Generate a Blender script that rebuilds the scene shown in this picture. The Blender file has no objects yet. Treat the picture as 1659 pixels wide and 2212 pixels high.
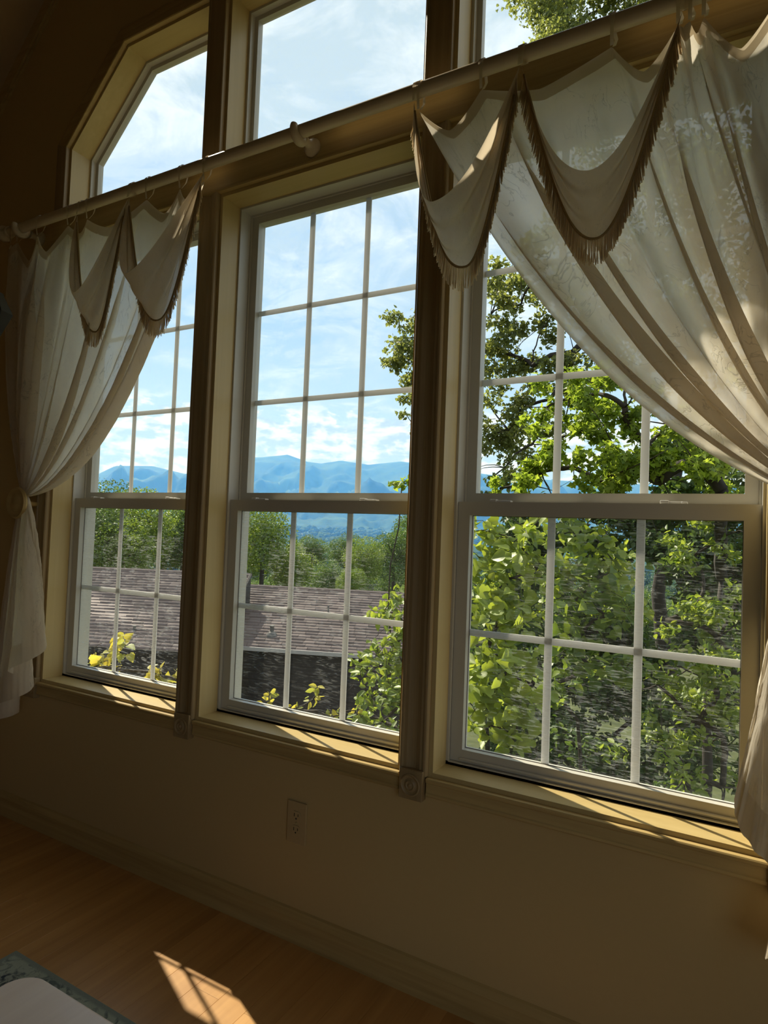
import bpy, bmesh, math, random
import numpy as np
from mathutils import Vector, Matrix
from mathutils.geometry import tessellate_polygon

SC = bpy.context.scene
COL = SC.collection
random.seed(7)
RNG = np.random.default_rng(11)

# ------------------------------------------------------------------ camera
CAM_LOC = np.array([0.0, -1.6, 1.2442])
CAM_R = np.array([[0.870816, -0.490301, -0.016465],      # columns: right, forward, up
                  [0.490122, 0.870760, -0.048710],
                  [0.038219, 0.034344, 0.998679]])
FOC = 1363.85
W_, H_ = 1659, 2212
def rot(yaw, pitch, roll):
    cy, sy = math.cos(yaw), math.sin(yaw); cp, sp = math.cos(pitch), math.sin(pitch); cr, sr = math.cos(roll), math.sin(roll)
    Rz = np.array([[cy, -sy, 0], [sy, cy, 0], [0, 0, 1]]); Rx = np.array([[1, 0, 0], [0, cp, -sp], [0, sp, cp]])
    Ry = np.array([[cr, 0, sr], [0, 1, 0], [-sr, 0, cr]])
    return Rz @ Rx @ Ry
CAM_R = rot(math.radians(29.37855), math.radians(1.96643), math.radians(-2.19139))
cam = bpy.data.cameras.new('camera'); cam_o = bpy.data.objects.new('camera', cam); COL.objects.link(cam_o)
cam.sensor_fit = 'HORIZONTAL'; cam.sensor_width = 36.0; cam.lens = FOC / W_ * 36.0
cam.clip_start = 0.02; cam.clip_end = 20000
r, f, u = CAM_R[:, 0], CAM_R[:, 1], CAM_R[:, 2]
cam_o.matrix_world = Matrix(((r[0], u[0], -f[0], CAM_LOC[0]), (r[1], u[1], -f[1], CAM_LOC[1]), (r[2], u[2], -f[2], CAM_LOC[2]), (0, 0, 0, 1)))
SC.camera = cam_o

def ray(px, py):
    return CAM_R @ np.array([(px - W_ / 2) / FOC, 1.0, -(py - H_ / 2) / FOC])
def at_y(px, py, y):
    d = ray(px, py); return CAM_LOC + d * ((y - CAM_LOC[1]) / d[1])
def at_x(px, py, x):
    d = ray(px, py); return CAM_LOC + d * ((x - CAM_LOC[0]) / d[0])
def at_z(px, py, z):
    d = ray(px, py); return CAM_LOC + d * ((z - CAM_LOC[2]) / d[2])
def at_d(px, py, dist):
    d = ray(px, py); return CAM_LOC + d / math.hypot(d[0], d[1]) * dist

# ------------------------------------------------------------------ exposure, sun, sky
vs = SC.view_settings
vs.view_transform = 'Standard'; vs.look = 'None'; vs.exposure = 0.60; vs.gamma = 1.0
try: vs.use_curve_mapping = False
except Exception: pass
cy = SC.cycles
cy.max_bounces = 10; cy.diffuse_bounces = 5; cy.glossy_bounces = 3; cy.transmission_bounces = 6
cy.use_adaptive_sampling = True; cy.adaptive_threshold = 0.02
cy.transparent_max_bounces = 20; cy.volume_bounces = 1
cy.sample_clamp_indirect = 6.0
try:
    cy.use_denoising = True
except Exception: pass

SUN_DIR = Vector((-0.54, 0.245, 0.60)).normalized()     # towards the sun
sl = bpy.data.lights.new('sun', 'SUN'); sl.energy = 5.8; sl.angle = math.radians(0.6); sl.color = (1.0, 0.94, 0.82)
so = bpy.data.objects.new('sun', sl); COL.objects.link(so)
so.rotation_euler = SUN_DIR.to_track_quat('Z', 'Y').to_euler()
so.location = (-6, 6, 9)

class NT:
    """small node helper"""
    def __init__(s, tree): s.t = tree; s.n = tree.nodes; s.l = tree.links
    def add(s, typ, ins=None, **kw):
        nd = s.n.new(typ)
        for k, v in kw.items(): setattr(nd, k, v)
        for k, v in (ins or {}).items():
            if isinstance(v, bpy.types.NodeSocket): s.l.new(v, nd.inputs[k])
            else: nd.inputs[k].default_value = v
        return nd
    def math(s, op, a, b=None, c=None, clamp=False):
        ins = {0: a}
        if b is not None: ins[1] = b
        if c is not None: ins[2] = c
        return s.add('ShaderNodeMath', ins, operation=op, use_clamp=clamp).outputs[0]
    def mix(s, fac, a, b, blend='MIX'):
        nd = s.n.new('ShaderNodeMix'); nd.data_type = 'RGBA'; nd.blend_type = blend
        for i, v in ((0, fac), (6, a), (7, b)):
            if isinstance(v, bpy.types.NodeSocket): s.l.new(v, nd.inputs[i])
            else: nd.inputs[i].default_value = v if i == 0 else (tuple(v) + (1,) if len(v) == 3 else v)
        return nd.outputs[2]
    def ramp(s, fac, stops, interp='LINEAR'):
        nd = s.n.new('ShaderNodeValToRGB'); nd.color_ramp.interpolation = interp
        el = nd.color_ramp.elements
        while len(el) < len(stops): el.new(0.5)
        for e, (p, c) in zip(el, stops):
            e.position = p; e.color = (c, c, c, 1) if not hasattr(c, '__len__') else (tuple(c) + (1,))[:4]
        s.l.new(fac, nd.inputs[0]); return nd.outputs[0]
    def noise(s, vec, scale, detail=4, rough=0.55, dist=0.0):
        return s.add('ShaderNodeTexNoise', {'Vector': vec, 'Scale': scale, 'Detail': detail, 'Roughness': rough, 'Distortion': dist}).outputs[0]
    def mapping(s, vec, scale=(1, 1, 1), loc=(0, 0, 0), rot_=(0, 0, 0)):
        return s.add('ShaderNodeMapping', {'Vector': vec, 'Scale': scale, 'Location': loc, 'Rotation': rot_}).outputs[0]

def build_world():
    w = bpy.data.worlds.new('sky'); SC.world = w; w.use_nodes = True
    t = NT(w.node_tree); t.n.clear()
    gen = t.add('ShaderNodeTexCoord').outputs['Generated']
    nrm = t.add('ShaderNodeVectorMath', {0: gen}, operation='NORMALIZE').outputs[0]
    sep = t.add('ShaderNodeSeparateXYZ', {0: nrm})
    x, y, z = sep.outputs
    zc = t.math('MAXIMUM', z, 0.0)
    # clear blue, paler at the horizon
    blue = t.ramp(zc, [(0.0, (0.47, 0.56, 0.65)), (0.20, (0.40, 0.505, 0.615)), (0.40, (0.27, 0.41, 0.60)), (1.0, (0.14, 0.27, 0.52))])
    # high cloud sheet, projected on a level plane
    den = t.math('ADD', zc, 0.16)
    px = t.math('DIVIDE', x, den); py = t.math('DIVIDE', y, den)
    pv = t.add('ShaderNodeCombineXYZ', {0: px, 1: py, 2: 0.0}).outputs[0]
    n1 = t.noise(t.mapping(pv, (1.0, 1.0, 1), (3.1, 1.7, 0)), 1.3, 8, 0.60, 0.6)
    n2 = t.noise(t.mapping(pv, (1.0, 1.6, 1), (9.3, 4.1, 2.0)), 3.6, 7, 0.66, 1.0)
    cov = t.math('ADD', t.math('MULTIPLY', n1, 0.58), t.math('MULTIPLY', n2, 0.42))
    up = t.ramp(zc, [(0.0, 0.0), (0.22, 0.01), (0.30, 0.05), (0.36, 0.15), (0.50, 0.24), (1.0, 0.25)])
    cov = t.math('ADD', cov, up)
    high = t.ramp(cov, [(0.50, 0.0), (0.60, 0.5), (0.74, 1.0)], 'EASE')
    shade = t.noise(t.mapping(pv, (1, 1, 1), (1.3, 7.7, 5.0)), 3.0, 9, 0.66, 0.8)
    hcol = t.mix(t.ramp(shade, [(0.42, 0.0), (0.56, 1.0)]), (0.45, 0.535, 0.565), (0.69, 0.735, 0.74))
    c = t.mix(high, blue, hcol)
    # cumulus bank along the hills
    az = t.math('ARCTAN2', x, y)
    cv = t.add('ShaderNodeCombineXYZ', {0: t.math('MULTIPLY', az, 12.0), 1: t.math('MULTIPLY', z, 26.0), 2: 0.0}).outputs[0]
    b1 = t.noise(cv, 1.5, 8, 0.60, 0.2)
    top = t.ramp(z, [(0.08, 0.42), (0.14, 0.30), (0.185, 0.13), (0.21, 0.02), (0.27, 0.0)])
    bank = t.math('MULTIPLY', t.ramp(t.math('ADD', b1, top), [(0.58, 0.0), (0.68, 1.0)], 'EASE'), t.ramp(z, [(0.178, 1.0), (0.205, 0.0)], 'EASE'))
    lit = t.noise(t.mapping(cv, (1, 1, 1), (0.14, -0.26, 0.0)), 1.5, 8, 0.60, 0.2)
    rel = t.math('SUBTRACT', b1, lit)
    bcol = t.mix(t.ramp(t.math('ADD', t.math('MULTIPLY', rel, 2.6), 0.5), [(0.28, 0.0), (0.66, 1.0)]), (0.40, 0.46, 0.51), (0.71, 0.72, 0.71))
    c = t.mix(bank, c, bcol)
    # below the horizon: hazy land colour
    below = t.ramp(t.math('ADD', z, 0.05), [(0.0, 1.0), (0.05, 0.0)])
    c = t.mix(below, c, (0.06, 0.09, 0.07))
    bg = t.add('ShaderNodeBackground', {'Color': c, 'Strength': 1.0})
    out = t.add('ShaderNodeOutputWorld', {'Surface': bg.outputs[0]})
build_world()

# ------------------------------------------------------------------ materials
MATS = {}
def new_mat(name):
    m = bpy.data.materials.new(name); m.use_nodes = True; t = NT(m.node_tree); t.n.clear(); MATS[name] = m
    return m, t
def finish(t, shader, disp=None):
    o = t.add('ShaderNodeOutputMaterial', {'Surface': shader})
    if disp is not None: t.l.new(disp, o.inputs['Displacement'])
def principled(t, col, rough=0.5, normal=None, **kw):
    ins = {'Base Color': col if isinstance(col, bpy.types.NodeSocket) else tuple(col) + (1,), 'Roughness': rough}
    if normal is not None: ins['Normal'] = normal
    for k, v in kw.items(): ins[k.replace('_', ' ')] = v
    return t.add('ShaderNodeBsdfPrincipled', ins)
def bump(t, h, strength=0.3, dist=0.01):
    return t.add('ShaderNodeBump', {'Height': h, 'Strength': strength, 'Distance': dist}).outputs[0]

def mat_plain(name, col, rough=0.5, var=0.06, scale=30, bs=0.08, **kw):
    m, t = new_mat(name); o = t.add('ShaderNodeTexCoord').outputs['Object']
    n = t.noise(o, scale, 4)
    c = t.mix(n, [v * (1 - var) for v in col], [min(1, v * (1 + var)) for v in col])
    finish(t, principled(t, c, rough, bump(t, n, bs, 0.004), **kw).outputs[0]); return m

def mat_wood(name, dark, light, axis, rough=0.45, sc=1.0, coord='Object', spec=0.4, coat=0.0):
    """straight grain running along the given axis"""
    m, t = new_mat(name); tc = t.add('ShaderNodeTexCoord').outputs[coord]
    oi = t.add('ShaderNodeObjectInfo').outputs['Random']
    off = t.add('ShaderNodeCombineXYZ', {0: t.math('MULTIPLY', oi, 7.0), 1: t.math('MULTIPLY', oi, 13.0), 2: t.math('MULTIPLY', oi, 5.0)}).outputs[0]
    v = t.add('ShaderNodeVectorMath', {0: tc, 1: off}, operation='ADD').outputs[0]
    s = [38 * sc] * 3; s['xyz'.index(axis)] = 1.6 * sc
    n1 = t.noise(t.mapping(v, s), 1.0, 5, 0.6, 0.6)
    s2 = [9 * sc] * 3; s2['xyz'.index(axis)] = 0.6 * sc
    n2 = t.noise(t.mapping(v, s2), 1.0, 3, 0.5, 0.3)
    k = t.math('ADD', t.math('MULTIPLY', n1, 0.55), t.math('MULTIPLY', n2, 0.45))
    k = t.math('ADD', k, t.math('MULTIPLY', t.math('SUBTRACT', oi, 0.5), 0.10))
    c = t.ramp(k, [(0.34, dark), (0.66, light)])
    finish(t, principled(t, c, rough, bump(t, n1, 0.12, 0.002), Specular_IOR_Level=spec, Coat_Weight=coat, Coat_Roughness=0.22).outputs[0]); return m

mat_plain('wall_paint', (0.52, 0.375, 0.165), 0.85, 0.03, 60, 0.05)
mat_plain('ceiling_paint', (0.46, 0.33, 0.20), 0.8, 0.04, 40, 0.05)
mat_wood('trim_wood_x_lit', (0.36, 0.245, 0.09), (0.56, 0.41, 0.175), 'x')  # lighter, yellower tone: light on the head board put into the wood colour
mat_wood('trim_wood_z_shaded', (0.27, 0.185, 0.085), (0.40, 0.29, 0.145), 'z')  # same wood, darker: shade on the mullions put into the colour
mat_wood('jamb_wood_x', (0.50, 0.37, 0.155), (0.58, 0.44, 0.20), 'x', 0.4)
mat_wood('jamb_wood_z', (0.50, 0.37, 0.155), (0.58, 0.44, 0.20), 'z', 0.4)
mat_wood('rod_wood', (0.52, 0.42, 0.28), (0.66, 0.55, 0.38), 'x', 0.35)
mat_wood('floor_wood', (0.44, 0.215, 0.062), (0.64, 0.345, 0.115), 'y', 0.34, 0.7, spec=0.5, coat=0.5)
mat_wood('table_wood', (0.80, 0.615, 0.48), (0.92, 0.75, 0.61), 'y', 0.40, 0.8, coat=0.5)
mat_plain('vinyl', (0.56, 0.535, 0.47), 0.38, 0.02, 40, 0.02)
def mat_translucent(name, col, k):
    m, t = new_mat(name); o = t.add('ShaderNodeTexCoord').outputs['Object']; n = t.noise(o, 60, 3)
    c = t.mix(n, [v * 0.98 for v in col], col)
    p = principled(t, c, 0.5, None, Specular_IOR_Level=0.3).outputs[0]
    tl = t.add('ShaderNodeBsdfTranslucent', {'Color': c}).outputs[0]
    finish(t, t.add('ShaderNodeMixShader', {0: k, 1: p, 2: tl}).outputs[0]); return m
mat_translucent('grid_white', (0.84, 0.83, 0.81), 0.44)
mat_plain('latch_white', (0.70, 0.68, 0.64), 0.45, 0.02, 60, 0.03)
mat_plain('seal_dark', (0.22, 0.21, 0.19), 0.6)
mat_plain('plate_plastic', (0.47, 0.34, 0.165), 0.35, 0.02, 60, 0.01)
mat_plain('slot_dark', (0.01, 0.008, 0.006), 0.6)
mat_plain('lamp_black', (0.012, 0.012, 0.014), 0.25, 0.1, 20, 0.02)
mat_plain('siding_dark', (0.022, 0.017, 0.015), 0.8, 0.3, 6, 0.3)
mat_plain('pipe_metal', (0.10, 0.095, 0.09), 0.5)
mat_plain('bark', (0.040, 0.033, 0.027), 0.9, 0.4, 14, 0.8)
mat_plain('gutter_white', (0.40, 0.37, 0.36), 0.6)

def mat_glass(name, dirt):
    m, t = new_mat(name)
    fc = t.add('ShaderNodeLayerWeight', {'Blend': 0.5}).outputs['Facing']
    fr = t.math('ADD', t.math('MULTIPLY', t.math('POWER', fc, 5.0), 0.95), 0.045)
    tr = t.add('ShaderNodeBsdfTransparent', {'Color': (0.95, 0.97, 0.96, 1)}).outputs[0]
    gl = t.add('ShaderNodeBsdfGlossy', {'Color': (1, 1, 1, 1), 'Roughness': 0.02}).outputs[0]
    sh = t.add('ShaderNodeMixShader', {0: fr, 1: tr, 2: gl}).outputs[0]
    if dirt:
        o = t.add('ShaderNodeTexCoord').outputs['Object']
        big = t.noise(o, 2.6, 3, 0.6, 0.5)
        st = t.noise(t.mapping(o, (24, 24, 185)), 1.0, 3, 0.6, 1.2)
        st2 = t.noise(t.mapping(o, (15, 15, 12), (4, 2, 9)), 1.0, 4, 0.6, 0.8)
        k = t.ramp(t.math('ADD', t.math('MULTIPLY', st, 0.72), t.math('MULTIPLY', st2, 0.28)), [(0.52, 0.0), (0.60, 0.9)])
        k = t.math('MULTIPLY', k, t.ramp(big, [(0.36, 0.15), (0.62, 1.0)]))
        veil = t.math('ADD', t.math('MULTIPLY', k, 0.25 * dirt), 0.012 * dirt)
        d = t.add('ShaderNodeBsdfTranslucent', {'Color': (0.95, 0.95, 0.93, 1)}).outputs[0]
        d2 = t.add('ShaderNodeBsdfDiffuse', {'Color': (0.8, 0.8, 0.78, 1)}).outputs[0]
        dm = t.add('ShaderNodeMixShader', {0: 0.25, 1: d, 2: d2}).outputs[0]
        sh = t.add('ShaderNodeMixShader', {0: veil, 1: sh, 2: dm}).outputs[0]
    finish(t, sh); return m
mat_glass('glass_clean', 0.0)
mat_glass('glass_dusty', 1.0)

def mat_cloth(name, col, transp, crinkle=1.0):
    m, t = new_mat(name)
    o = t.add('ShaderNodeTexCoord').outputs['Object']
    uv = t.add('ShaderNodeTexCoord').outputs['UV']
    n = t.noise(o, 26, 5, 0.6, 0.3)
    cr = t.noise(t.mapping(uv, (24, 9, 1)), 1.0, 3, 0.55, 2.4)
    line = t.math('ABSOLUTE', t.math('SUBTRACT', cr, 0.5))
    ln = t.ramp(line, [(0.0, 1.0), (0.020, 0.0)])
    gate = t.ramp(t.noise(t.mapping(uv, (17, 9, 1), (3, 5, 0)), 1.0, 2, 0.5, 0.5), [(0.48, 0.0), (0.58, 1.0)])
    ln = t.math('MULTIPLY', t.math('MULTIPLY', ln, gate), 0.55 * crinkle)
    c = t.mix(n, [v * 0.93 for v in col], [min(1, v * 1.05) for v in col])
    c = t.mix(ln, c, [v * 0.45 for v in col])
    nb = bump(t, t.math('ADD', n, t.math('MULTIPLY', ln, 0.8)), 0.25, 0.004)
    df = t.add('ShaderNodeBsdfDiffuse', {'Color': c, 'Normal': nb}).outputs[0]
    tl = t.add('ShaderNodeBsdfTranslucent', {'Color': c, 'Normal': nb}).outputs[0]
    tp = t.add('ShaderNodeBsdfTransparent', {'Color': (1, 1, 1, 1)}).outputs[0]
    a = t.add('ShaderNodeMixShader', {0: 0.66, 1: df, 2: tl}).outputs[0]
    # a woven sheer covers more of what lies behind it when seen edge-on
    lw = t.add('ShaderNodeLayerWeight', {'Blend': 0.35}).outputs['Facing']
    k = t.math('MULTIPLY', t.math('SUBTRACT', 1.0, lw), transp)
    k = t.math('MULTIPLY', k, t.math('SUBTRACT', 1.0, ln))
    sh = t.add('ShaderNodeMixShader', {0: k, 1: a, 2: tp}).outputs[0]
    finish(t, sh); return m
mat_cloth('sheer_cloth', (0.86, 0.785, 0.655), 0.085)
mat_cloth('swag_cloth', (0.72, 0.61, 0.45), 0.04, 0.7)
mat_cloth('tab_cloth', (0.70, 0.60, 0.45), 0.03, 0.0)
mat_cloth('fringe_thread', (0.86, 0.73, 0.52), 0.14, 0.0)
mat_plain('cord_gold', (0.42, 0.29, 0.12), 0.8, 0.15, 200, 0.3)

def mat_leaf(name, c0, c1, trans=0.5, gloss=0.35):
    m, t = new_mat(name)
    a = t.add('ShaderNodeAttribute', attribute_name='leafvar').outputs['Fac']
    oi = t.add('ShaderNodeObjectInfo').outputs['Random']
    k = t.math('ADD', a, t.math('MULTIPLY', oi, 0.35), clamp=True)
    c = t.mix(k, c0, c1)
    tc = t.mix(1.0, c, (1.75, 1.6, 0.75), 'MULTIPLY')
    p = principled(t, c, 0.45, Specular_IOR_Level=gloss).outputs[0]
    tl = t.add('ShaderNodeBsdfTranslucent', {'Color': tc}).outputs[0]
    finish(t, t.add('ShaderNodeMixShader', {0: trans, 1: p, 2: tl}).outputs[0]); return m
mat_leaf('leaf_oak', (0.12, 0.155, 0.070), (0.26, 0.30, 0.13), 0.55)
mat_leaf('leaf_maple', (0.11, 0.19, 0.035), (0.30, 0.40, 0.075), 0.55)
mat_leaf('leaf_bush', (0.065, 0.135, 0.022), (0.30, 0.38, 0.075), 0.46, 0.6)
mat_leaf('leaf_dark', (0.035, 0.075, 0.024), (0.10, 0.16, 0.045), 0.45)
mat_leaf('leaf_yellow', (0.20, 0.28, 0.07), (0.55, 0.50, 0.12), 0.42)
mat_leaf('leaf_bright_tree', (0.085, 0.15, 0.030), (0.20, 0.28, 0.055), 0.35)
mat_leaf('leaf_mid_tree', (0.050, 0.105, 0.035), (0.12, 0.19, 0.060), 0.35)
mat_leaf('leaf_far_tree', (0.040, 0.085, 0.030), (0.085, 0.145, 0.045), 0.3)

def mat_shingle():
    m, t = new_mat('shingle'); o = t.add('ShaderNodeTexCoord').outputs['Object']
    at = t.add('ShaderNodeAttribute', attribute_name='leafvar').outputs['Fac']
    oi = t.add('ShaderNodeObjectInfo').outputs['Random']
    k = t.math('FRACT', t.math('ADD', at, oi))
    n = t.noise(o, 60, 3)
    c = t.mix(t.math('ADD', t.math('MULTIPLY', k, 0.7), t.math('MULTIPLY', n, 0.3)), (0.13, 0.094, 0.086), (0.22, 0.165, 0.15))
    finish(t, principled(t, c, 0.75, bump(t, n, 0.4, 0.01)).outputs[0])
mat_shingle()

def mat_rug():
    m, t = new_mat('rug_wool'); o = t.add('ShaderNodeTexCoord').outputs['Object']
    sep = t.add('ShaderNodeSeparateXYZ', {0: o})
    n = t.noise(o, 34, 5, 0.65, 1.2); n2 = t.noise(t.mapping(o, (22, 22, 1), (5, 3, 0)), 1.0, 4, 0.6, 1.6)
    # distance from the rug edge makes the plain border
    ex = t.math('SUBTRACT', sep.outputs[0], -1.79); ey = t.math('SUBTRACT', -0.475, sep.outputs[1])
    e = t.math('MINIMUM', ex, ey)
    inner = t.ramp(e, [(0.060, 0.0), (0.068, 1.0)])
    bandl = t.ramp(e, [(0.012, 0.0), (0.020, 1.0)])
    fld = t.ramp(n, [(0.44, (0.050, 0.062, 0.080)), (0.54, (0.36, 0.385, 0.32))])
    brd = t.ramp(n2, [(0.36, (0.14, 0.17, 0.165)), (0.50, (0.40, 0.44, 0.36))])
    c = t.mix(inner, brd, fld)
    c = t.mix(bandl, (0.26, 0.30, 0.26), c)
    finish(t, principled(t, c, 0.95, bump(t, n, 0.6, 0.006), Specular_IOR_Level=0.1).outputs[0])
mat_rug()

def mat_land(name, a, b, scale):
    m, t = new_mat(name); o = t.add('ShaderNodeTexCoord').outputs['Object']
    n = t.noise(o, scale, 8, 0.65, 0.3)
    c = t.mix(t.ramp(n, [(0.38, 0.0), (0.62, 1.0)]), a, b)
    finish(t, principled(t, c, 0.95, None, Specular_IOR_Level=0.1).outputs[0])
mat_land('ground_soil', (0.045, 0.055, 0.022), (0.09, 0.10, 0.04), 0.6)
mat_land('canopy_green', (0.022, 0.050, 0.016), (0.060, 0.105, 0.032), 0.12)
mat_land('mountain_forest', (0.016, 0.042, 0.030), (0.060, 0.110, 0.055), 0.006)

# ------------------------------------------------------------------ mesh helpers
def tag(o, label=None, cat=None, group=None, kind=None):
    if label: o['label'] = label
    if cat: o['category'] = cat
    if group: o['group'] = group
    if kind: o['kind'] = kind
    return o
def link(name, me, parent=None, kind=None):
    o = bpy.data.objects.new(name, me); COL.objects.link(o)
    if parent is not None:
        o.parent = parent; o.matrix_parent_inverse = world_of(parent).inverted()
    if kind: o['kind'] = kind
    return o
def world_of(o):
    m = o.matrix_basis.copy()
    if o.parent is not None: m = world_of(o.parent) @ o.matrix_parent_inverse @ m
    return m
def empty(name, loc=(0, 0, 0), kind=None):
    o = bpy.data.objects.new(name, None); COL.objects.link(o); o.location = loc; o.empty_display_size = 0.1
    if kind: o['kind'] = kind
    return o

class MB:
    """mesh builder: collects vertices and faces in world space"""
    def __init__(s): s.v = []; s.f = []; s.mi = []
    def quadmesh(s, V, F, mi=0):
        b = len(s.v); s.v += [tuple(map(float, p)) for p in V]; s.f += [tuple(b + i for i in q) for q in F]; s.mi += [mi] * len(F); return s
    def box(s, a, b, bev=0.0, mi=0):
        (x0, y0, z0), (x1, y1, z1) = [tuple(min(p, q) for p, q in zip(a, b)), tuple(max(p, q) for p, q in zip(a, b))]
        if bev <= 0:
            V = [(x0, y0, z0), (x1, y0, z0), (x1, y1, z0), (x0, y1, z0), (x0, y0, z1), (x1, y0, z1), (x1, y1, z1), (x0, y1, z1)]
            F = [(0, 3, 2, 1), (4, 5, 6, 7), (0, 1, 5, 4), (1, 2, 6, 5), (2, 3, 7, 6), (3, 0, 4, 7)]
            return s.quadmesh(V, F, mi)
        bm = bmesh.new(); bmesh.ops.create_cube(bm, size=1.0)
        for v in bm.verts: v.co = ((x0 + x1) / 2 + v.co.x * (x1 - x0), (y0 + y1) / 2 + v.co.y * (y1 - y0), (z0 + z1) / 2 + v.co.z * (z1 - z0))
        bmesh.ops.bevel(bm, geom=bm.edges[:], offset=bev, segments=2, profile=0.5, affect='EDGES')
        bm.verts.index_update()
        s.quadmesh([v.co for v in bm.verts], [[v.index for v in fc.verts] for fc in bm.faces], mi); bm.free(); return s
    def prism(s, pts, axis_vec, mi=0):
        """closed polygon pts (3D) extruded along axis_vec"""
        n = len(pts); a = [Vector(p) for p in pts]; d = Vector(axis_vec); V = a + [p + d for p in a]
        F = [tuple(range(n - 1, -1, -1)), tuple(range(n, 2 * n))] + [(i, (i + 1) % n, n + (i + 1) % n, n + i) for i in range(n)]
        return s.quadmesh(V, F, mi)
    def tube(s, pts, rad, seg=8, mi=0, cap=True):
        P = [Vector(p) for p in pts]; n = len(P)
        R = rad if hasattr(rad, '__len__') else [rad] * n
        V = []; up = Vector((0.13, 0.27, 0.95)).normalized()
        prev = None
        for i in range(n):
            d = (P[min(i + 1, n - 1)] - P[max(i - 1, 0)]).normalized()
            a = (prev - d * prev.dot(d)) if prev is not None else d.cross(up)
            if a.length < 1e-5: a = d.cross(Vector((1, 0, 0)))
            a.normalize(); prev = a; b = d.cross(a)
            for k in range(seg):
                th = 2 * math.pi * k / seg; V.append(P[i] + (a * math.cos(th) + b * math.sin(th)) * R[i])
        F = [(i * seg + k, i * seg + (k + 1) % seg, (i + 1) * seg + (k + 1) % seg, (i + 1) * seg + k) for i in range(n - 1) for k in range(seg)]
        if cap: F += [tuple(range(seg - 1, -1, -1)), tuple((n - 1) * seg + k for k in range(seg))]
        return s.quadmesh(V, F, mi)
    def lathe(s, prof, origin, axis, seg=24, mi=0):
        """prof: (radius, distance along axis)"""
        o = Vector(origin); ax = Vector(axis).normalized(); a = ax.orthogonal().normalized(); b = ax.cross(a)
        V = [o + ax * h + (a * math.cos(2 * math.pi * k / seg) + b * math.sin(2 * math.pi * k / seg)) * rr for rr, h in prof for k in range(seg)]
        n = len(prof)
        F = [(i * seg + k, i * seg + (k + 1) % seg, (i + 1) * seg + (k + 1) % seg, (i + 1) * seg + k) for i in range(n - 1) for k in range(seg)]
        F += [tuple(range(seg - 1, -1, -1)), tuple((n - 1) * seg + k for k in range(seg))]
        return s.quadmesh(V, F, mi)
    def build(s, name, mats, parent=None, kind=None, smooth=False, origin=None):
        me = bpy.data.meshes.new(name)
        o0 = Vector(origin) if origin is not None else Vector((0, 0, 0))
        me.from_pydata([tuple(Vector(p) - o0) for p in s.v], [], s.f)
        for m in (mats if isinstance(mats, (list, tuple)) else [mats]): me.materials.append(MATS[m])
        if any(s.mi): me.polygons.foreach_set('material_index', s.mi)
        bm = bmesh.new(); bm.from_mesh(me); bmesh.ops.recalc_face_normals(bm, faces=bm.faces); bm.to_mesh(me); bm.free()
        if smooth:
            me.polygons.foreach_set('use_smooth', [True] * len(me.polygons))
            if smooth == 'angle':
                try: me.set_sharp_from_angle(angle=math.radians(40))
                except Exception: pass
        me.update()
        o = link(name, me, None, kind); o.location = o0
        if parent is not None:
            o.parent = parent; o.matrix_parent_inverse = world_of(parent).inverted()
        return o

def np_mesh(name, V, F, mats, var=None, smooth=False, uv=None):
    """numpy arrays -> mesh; F is (M, k)"""
    me = bpy.data.meshes.new(name)
    V = np.ascontiguousarray(V, dtype=np.float32); F = np.ascontiguousarray(F, dtype=np.int32); k = F.shape[1]
    me.vertices.add(len(V)); me.vertices.foreach_set('co', V.ravel())
    me.loops.add(F.size); me.loops.foreach_set('vertex_index', F.ravel())
    me.polygons.add(len(F)); me.polygons.foreach_set('loop_start', np.arange(0, F.size, k, dtype=np.int32))
    me.polygons.foreach_set('loop_total', np.full(len(F), k, dtype=np.int32))
    if smooth: me.polygons.foreach_set('use_smooth', np.ones(len(F), dtype=bool))
    for m in (mats if isinstance(mats, (list, tuple)) else [mats]): me.materials.append(MATS[m])
    if var is not None:
        a = me.attributes.new('leafvar', 'FLOAT', 'POINT'); a.data.foreach_set('value', np.asarray(var, dtype=np.float32))
    if uv is not None:
        l = me.uv_layers.new(name='UVMap'); l.data.foreach_set('uv', np.asarray(uv, dtype=np.float32)[F.ravel()].ravel())
    me.update(calc_edges=True); me.validate()
    return me
def grid_faces(n, m):
    i = np.arange(n - 1)[:, None] * m + np.arange(m - 1)[None, :]
    return np.stack([i, i + 1, i + m + 1, i + m], -1).reshape(-1, 4)
def sm(a, b, x): x = np.clip((x - a) / (b - a), 0, 1); return x * x * (3 - 2 * x)

def fbm2(x, y, oct_=5, seed=0, ridged=False):
    """value noise summed over octaves"""
    out = np.zeros_like(x); amp = 1.0; tot = 0
    for o in range(oct_):
        rs = np.random.default_rng(seed + o * 17); g = rs.random((64, 64))
        xi = np.floor(x).astype(int); yi = np.floor(y).astype(int); fx = x - xi; fy = y - yi; fx = fx * fx * (3 - 2 * fx); fy = fy * fy * (3 - 2 * fy)
        a = g[xi % 64, yi % 64]; b = g[(xi + 1) % 64, yi % 64]; c = g[xi % 64, (yi + 1) % 64]; d = g[(xi + 1) % 64, (yi + 1) % 64]
        v = a * (1 - fx) * (1 - fy) + b * fx * (1 - fy) + c * (1 - fx) * fy + d * fx * fy
        if ridged: v = 1 - np.abs(2 * v - 1)
        out += v * amp; tot += amp; amp *= 0.5; x = x * 2.03 + 3.1; y = y * 2.03 + 1.7
    return out / tot

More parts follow.
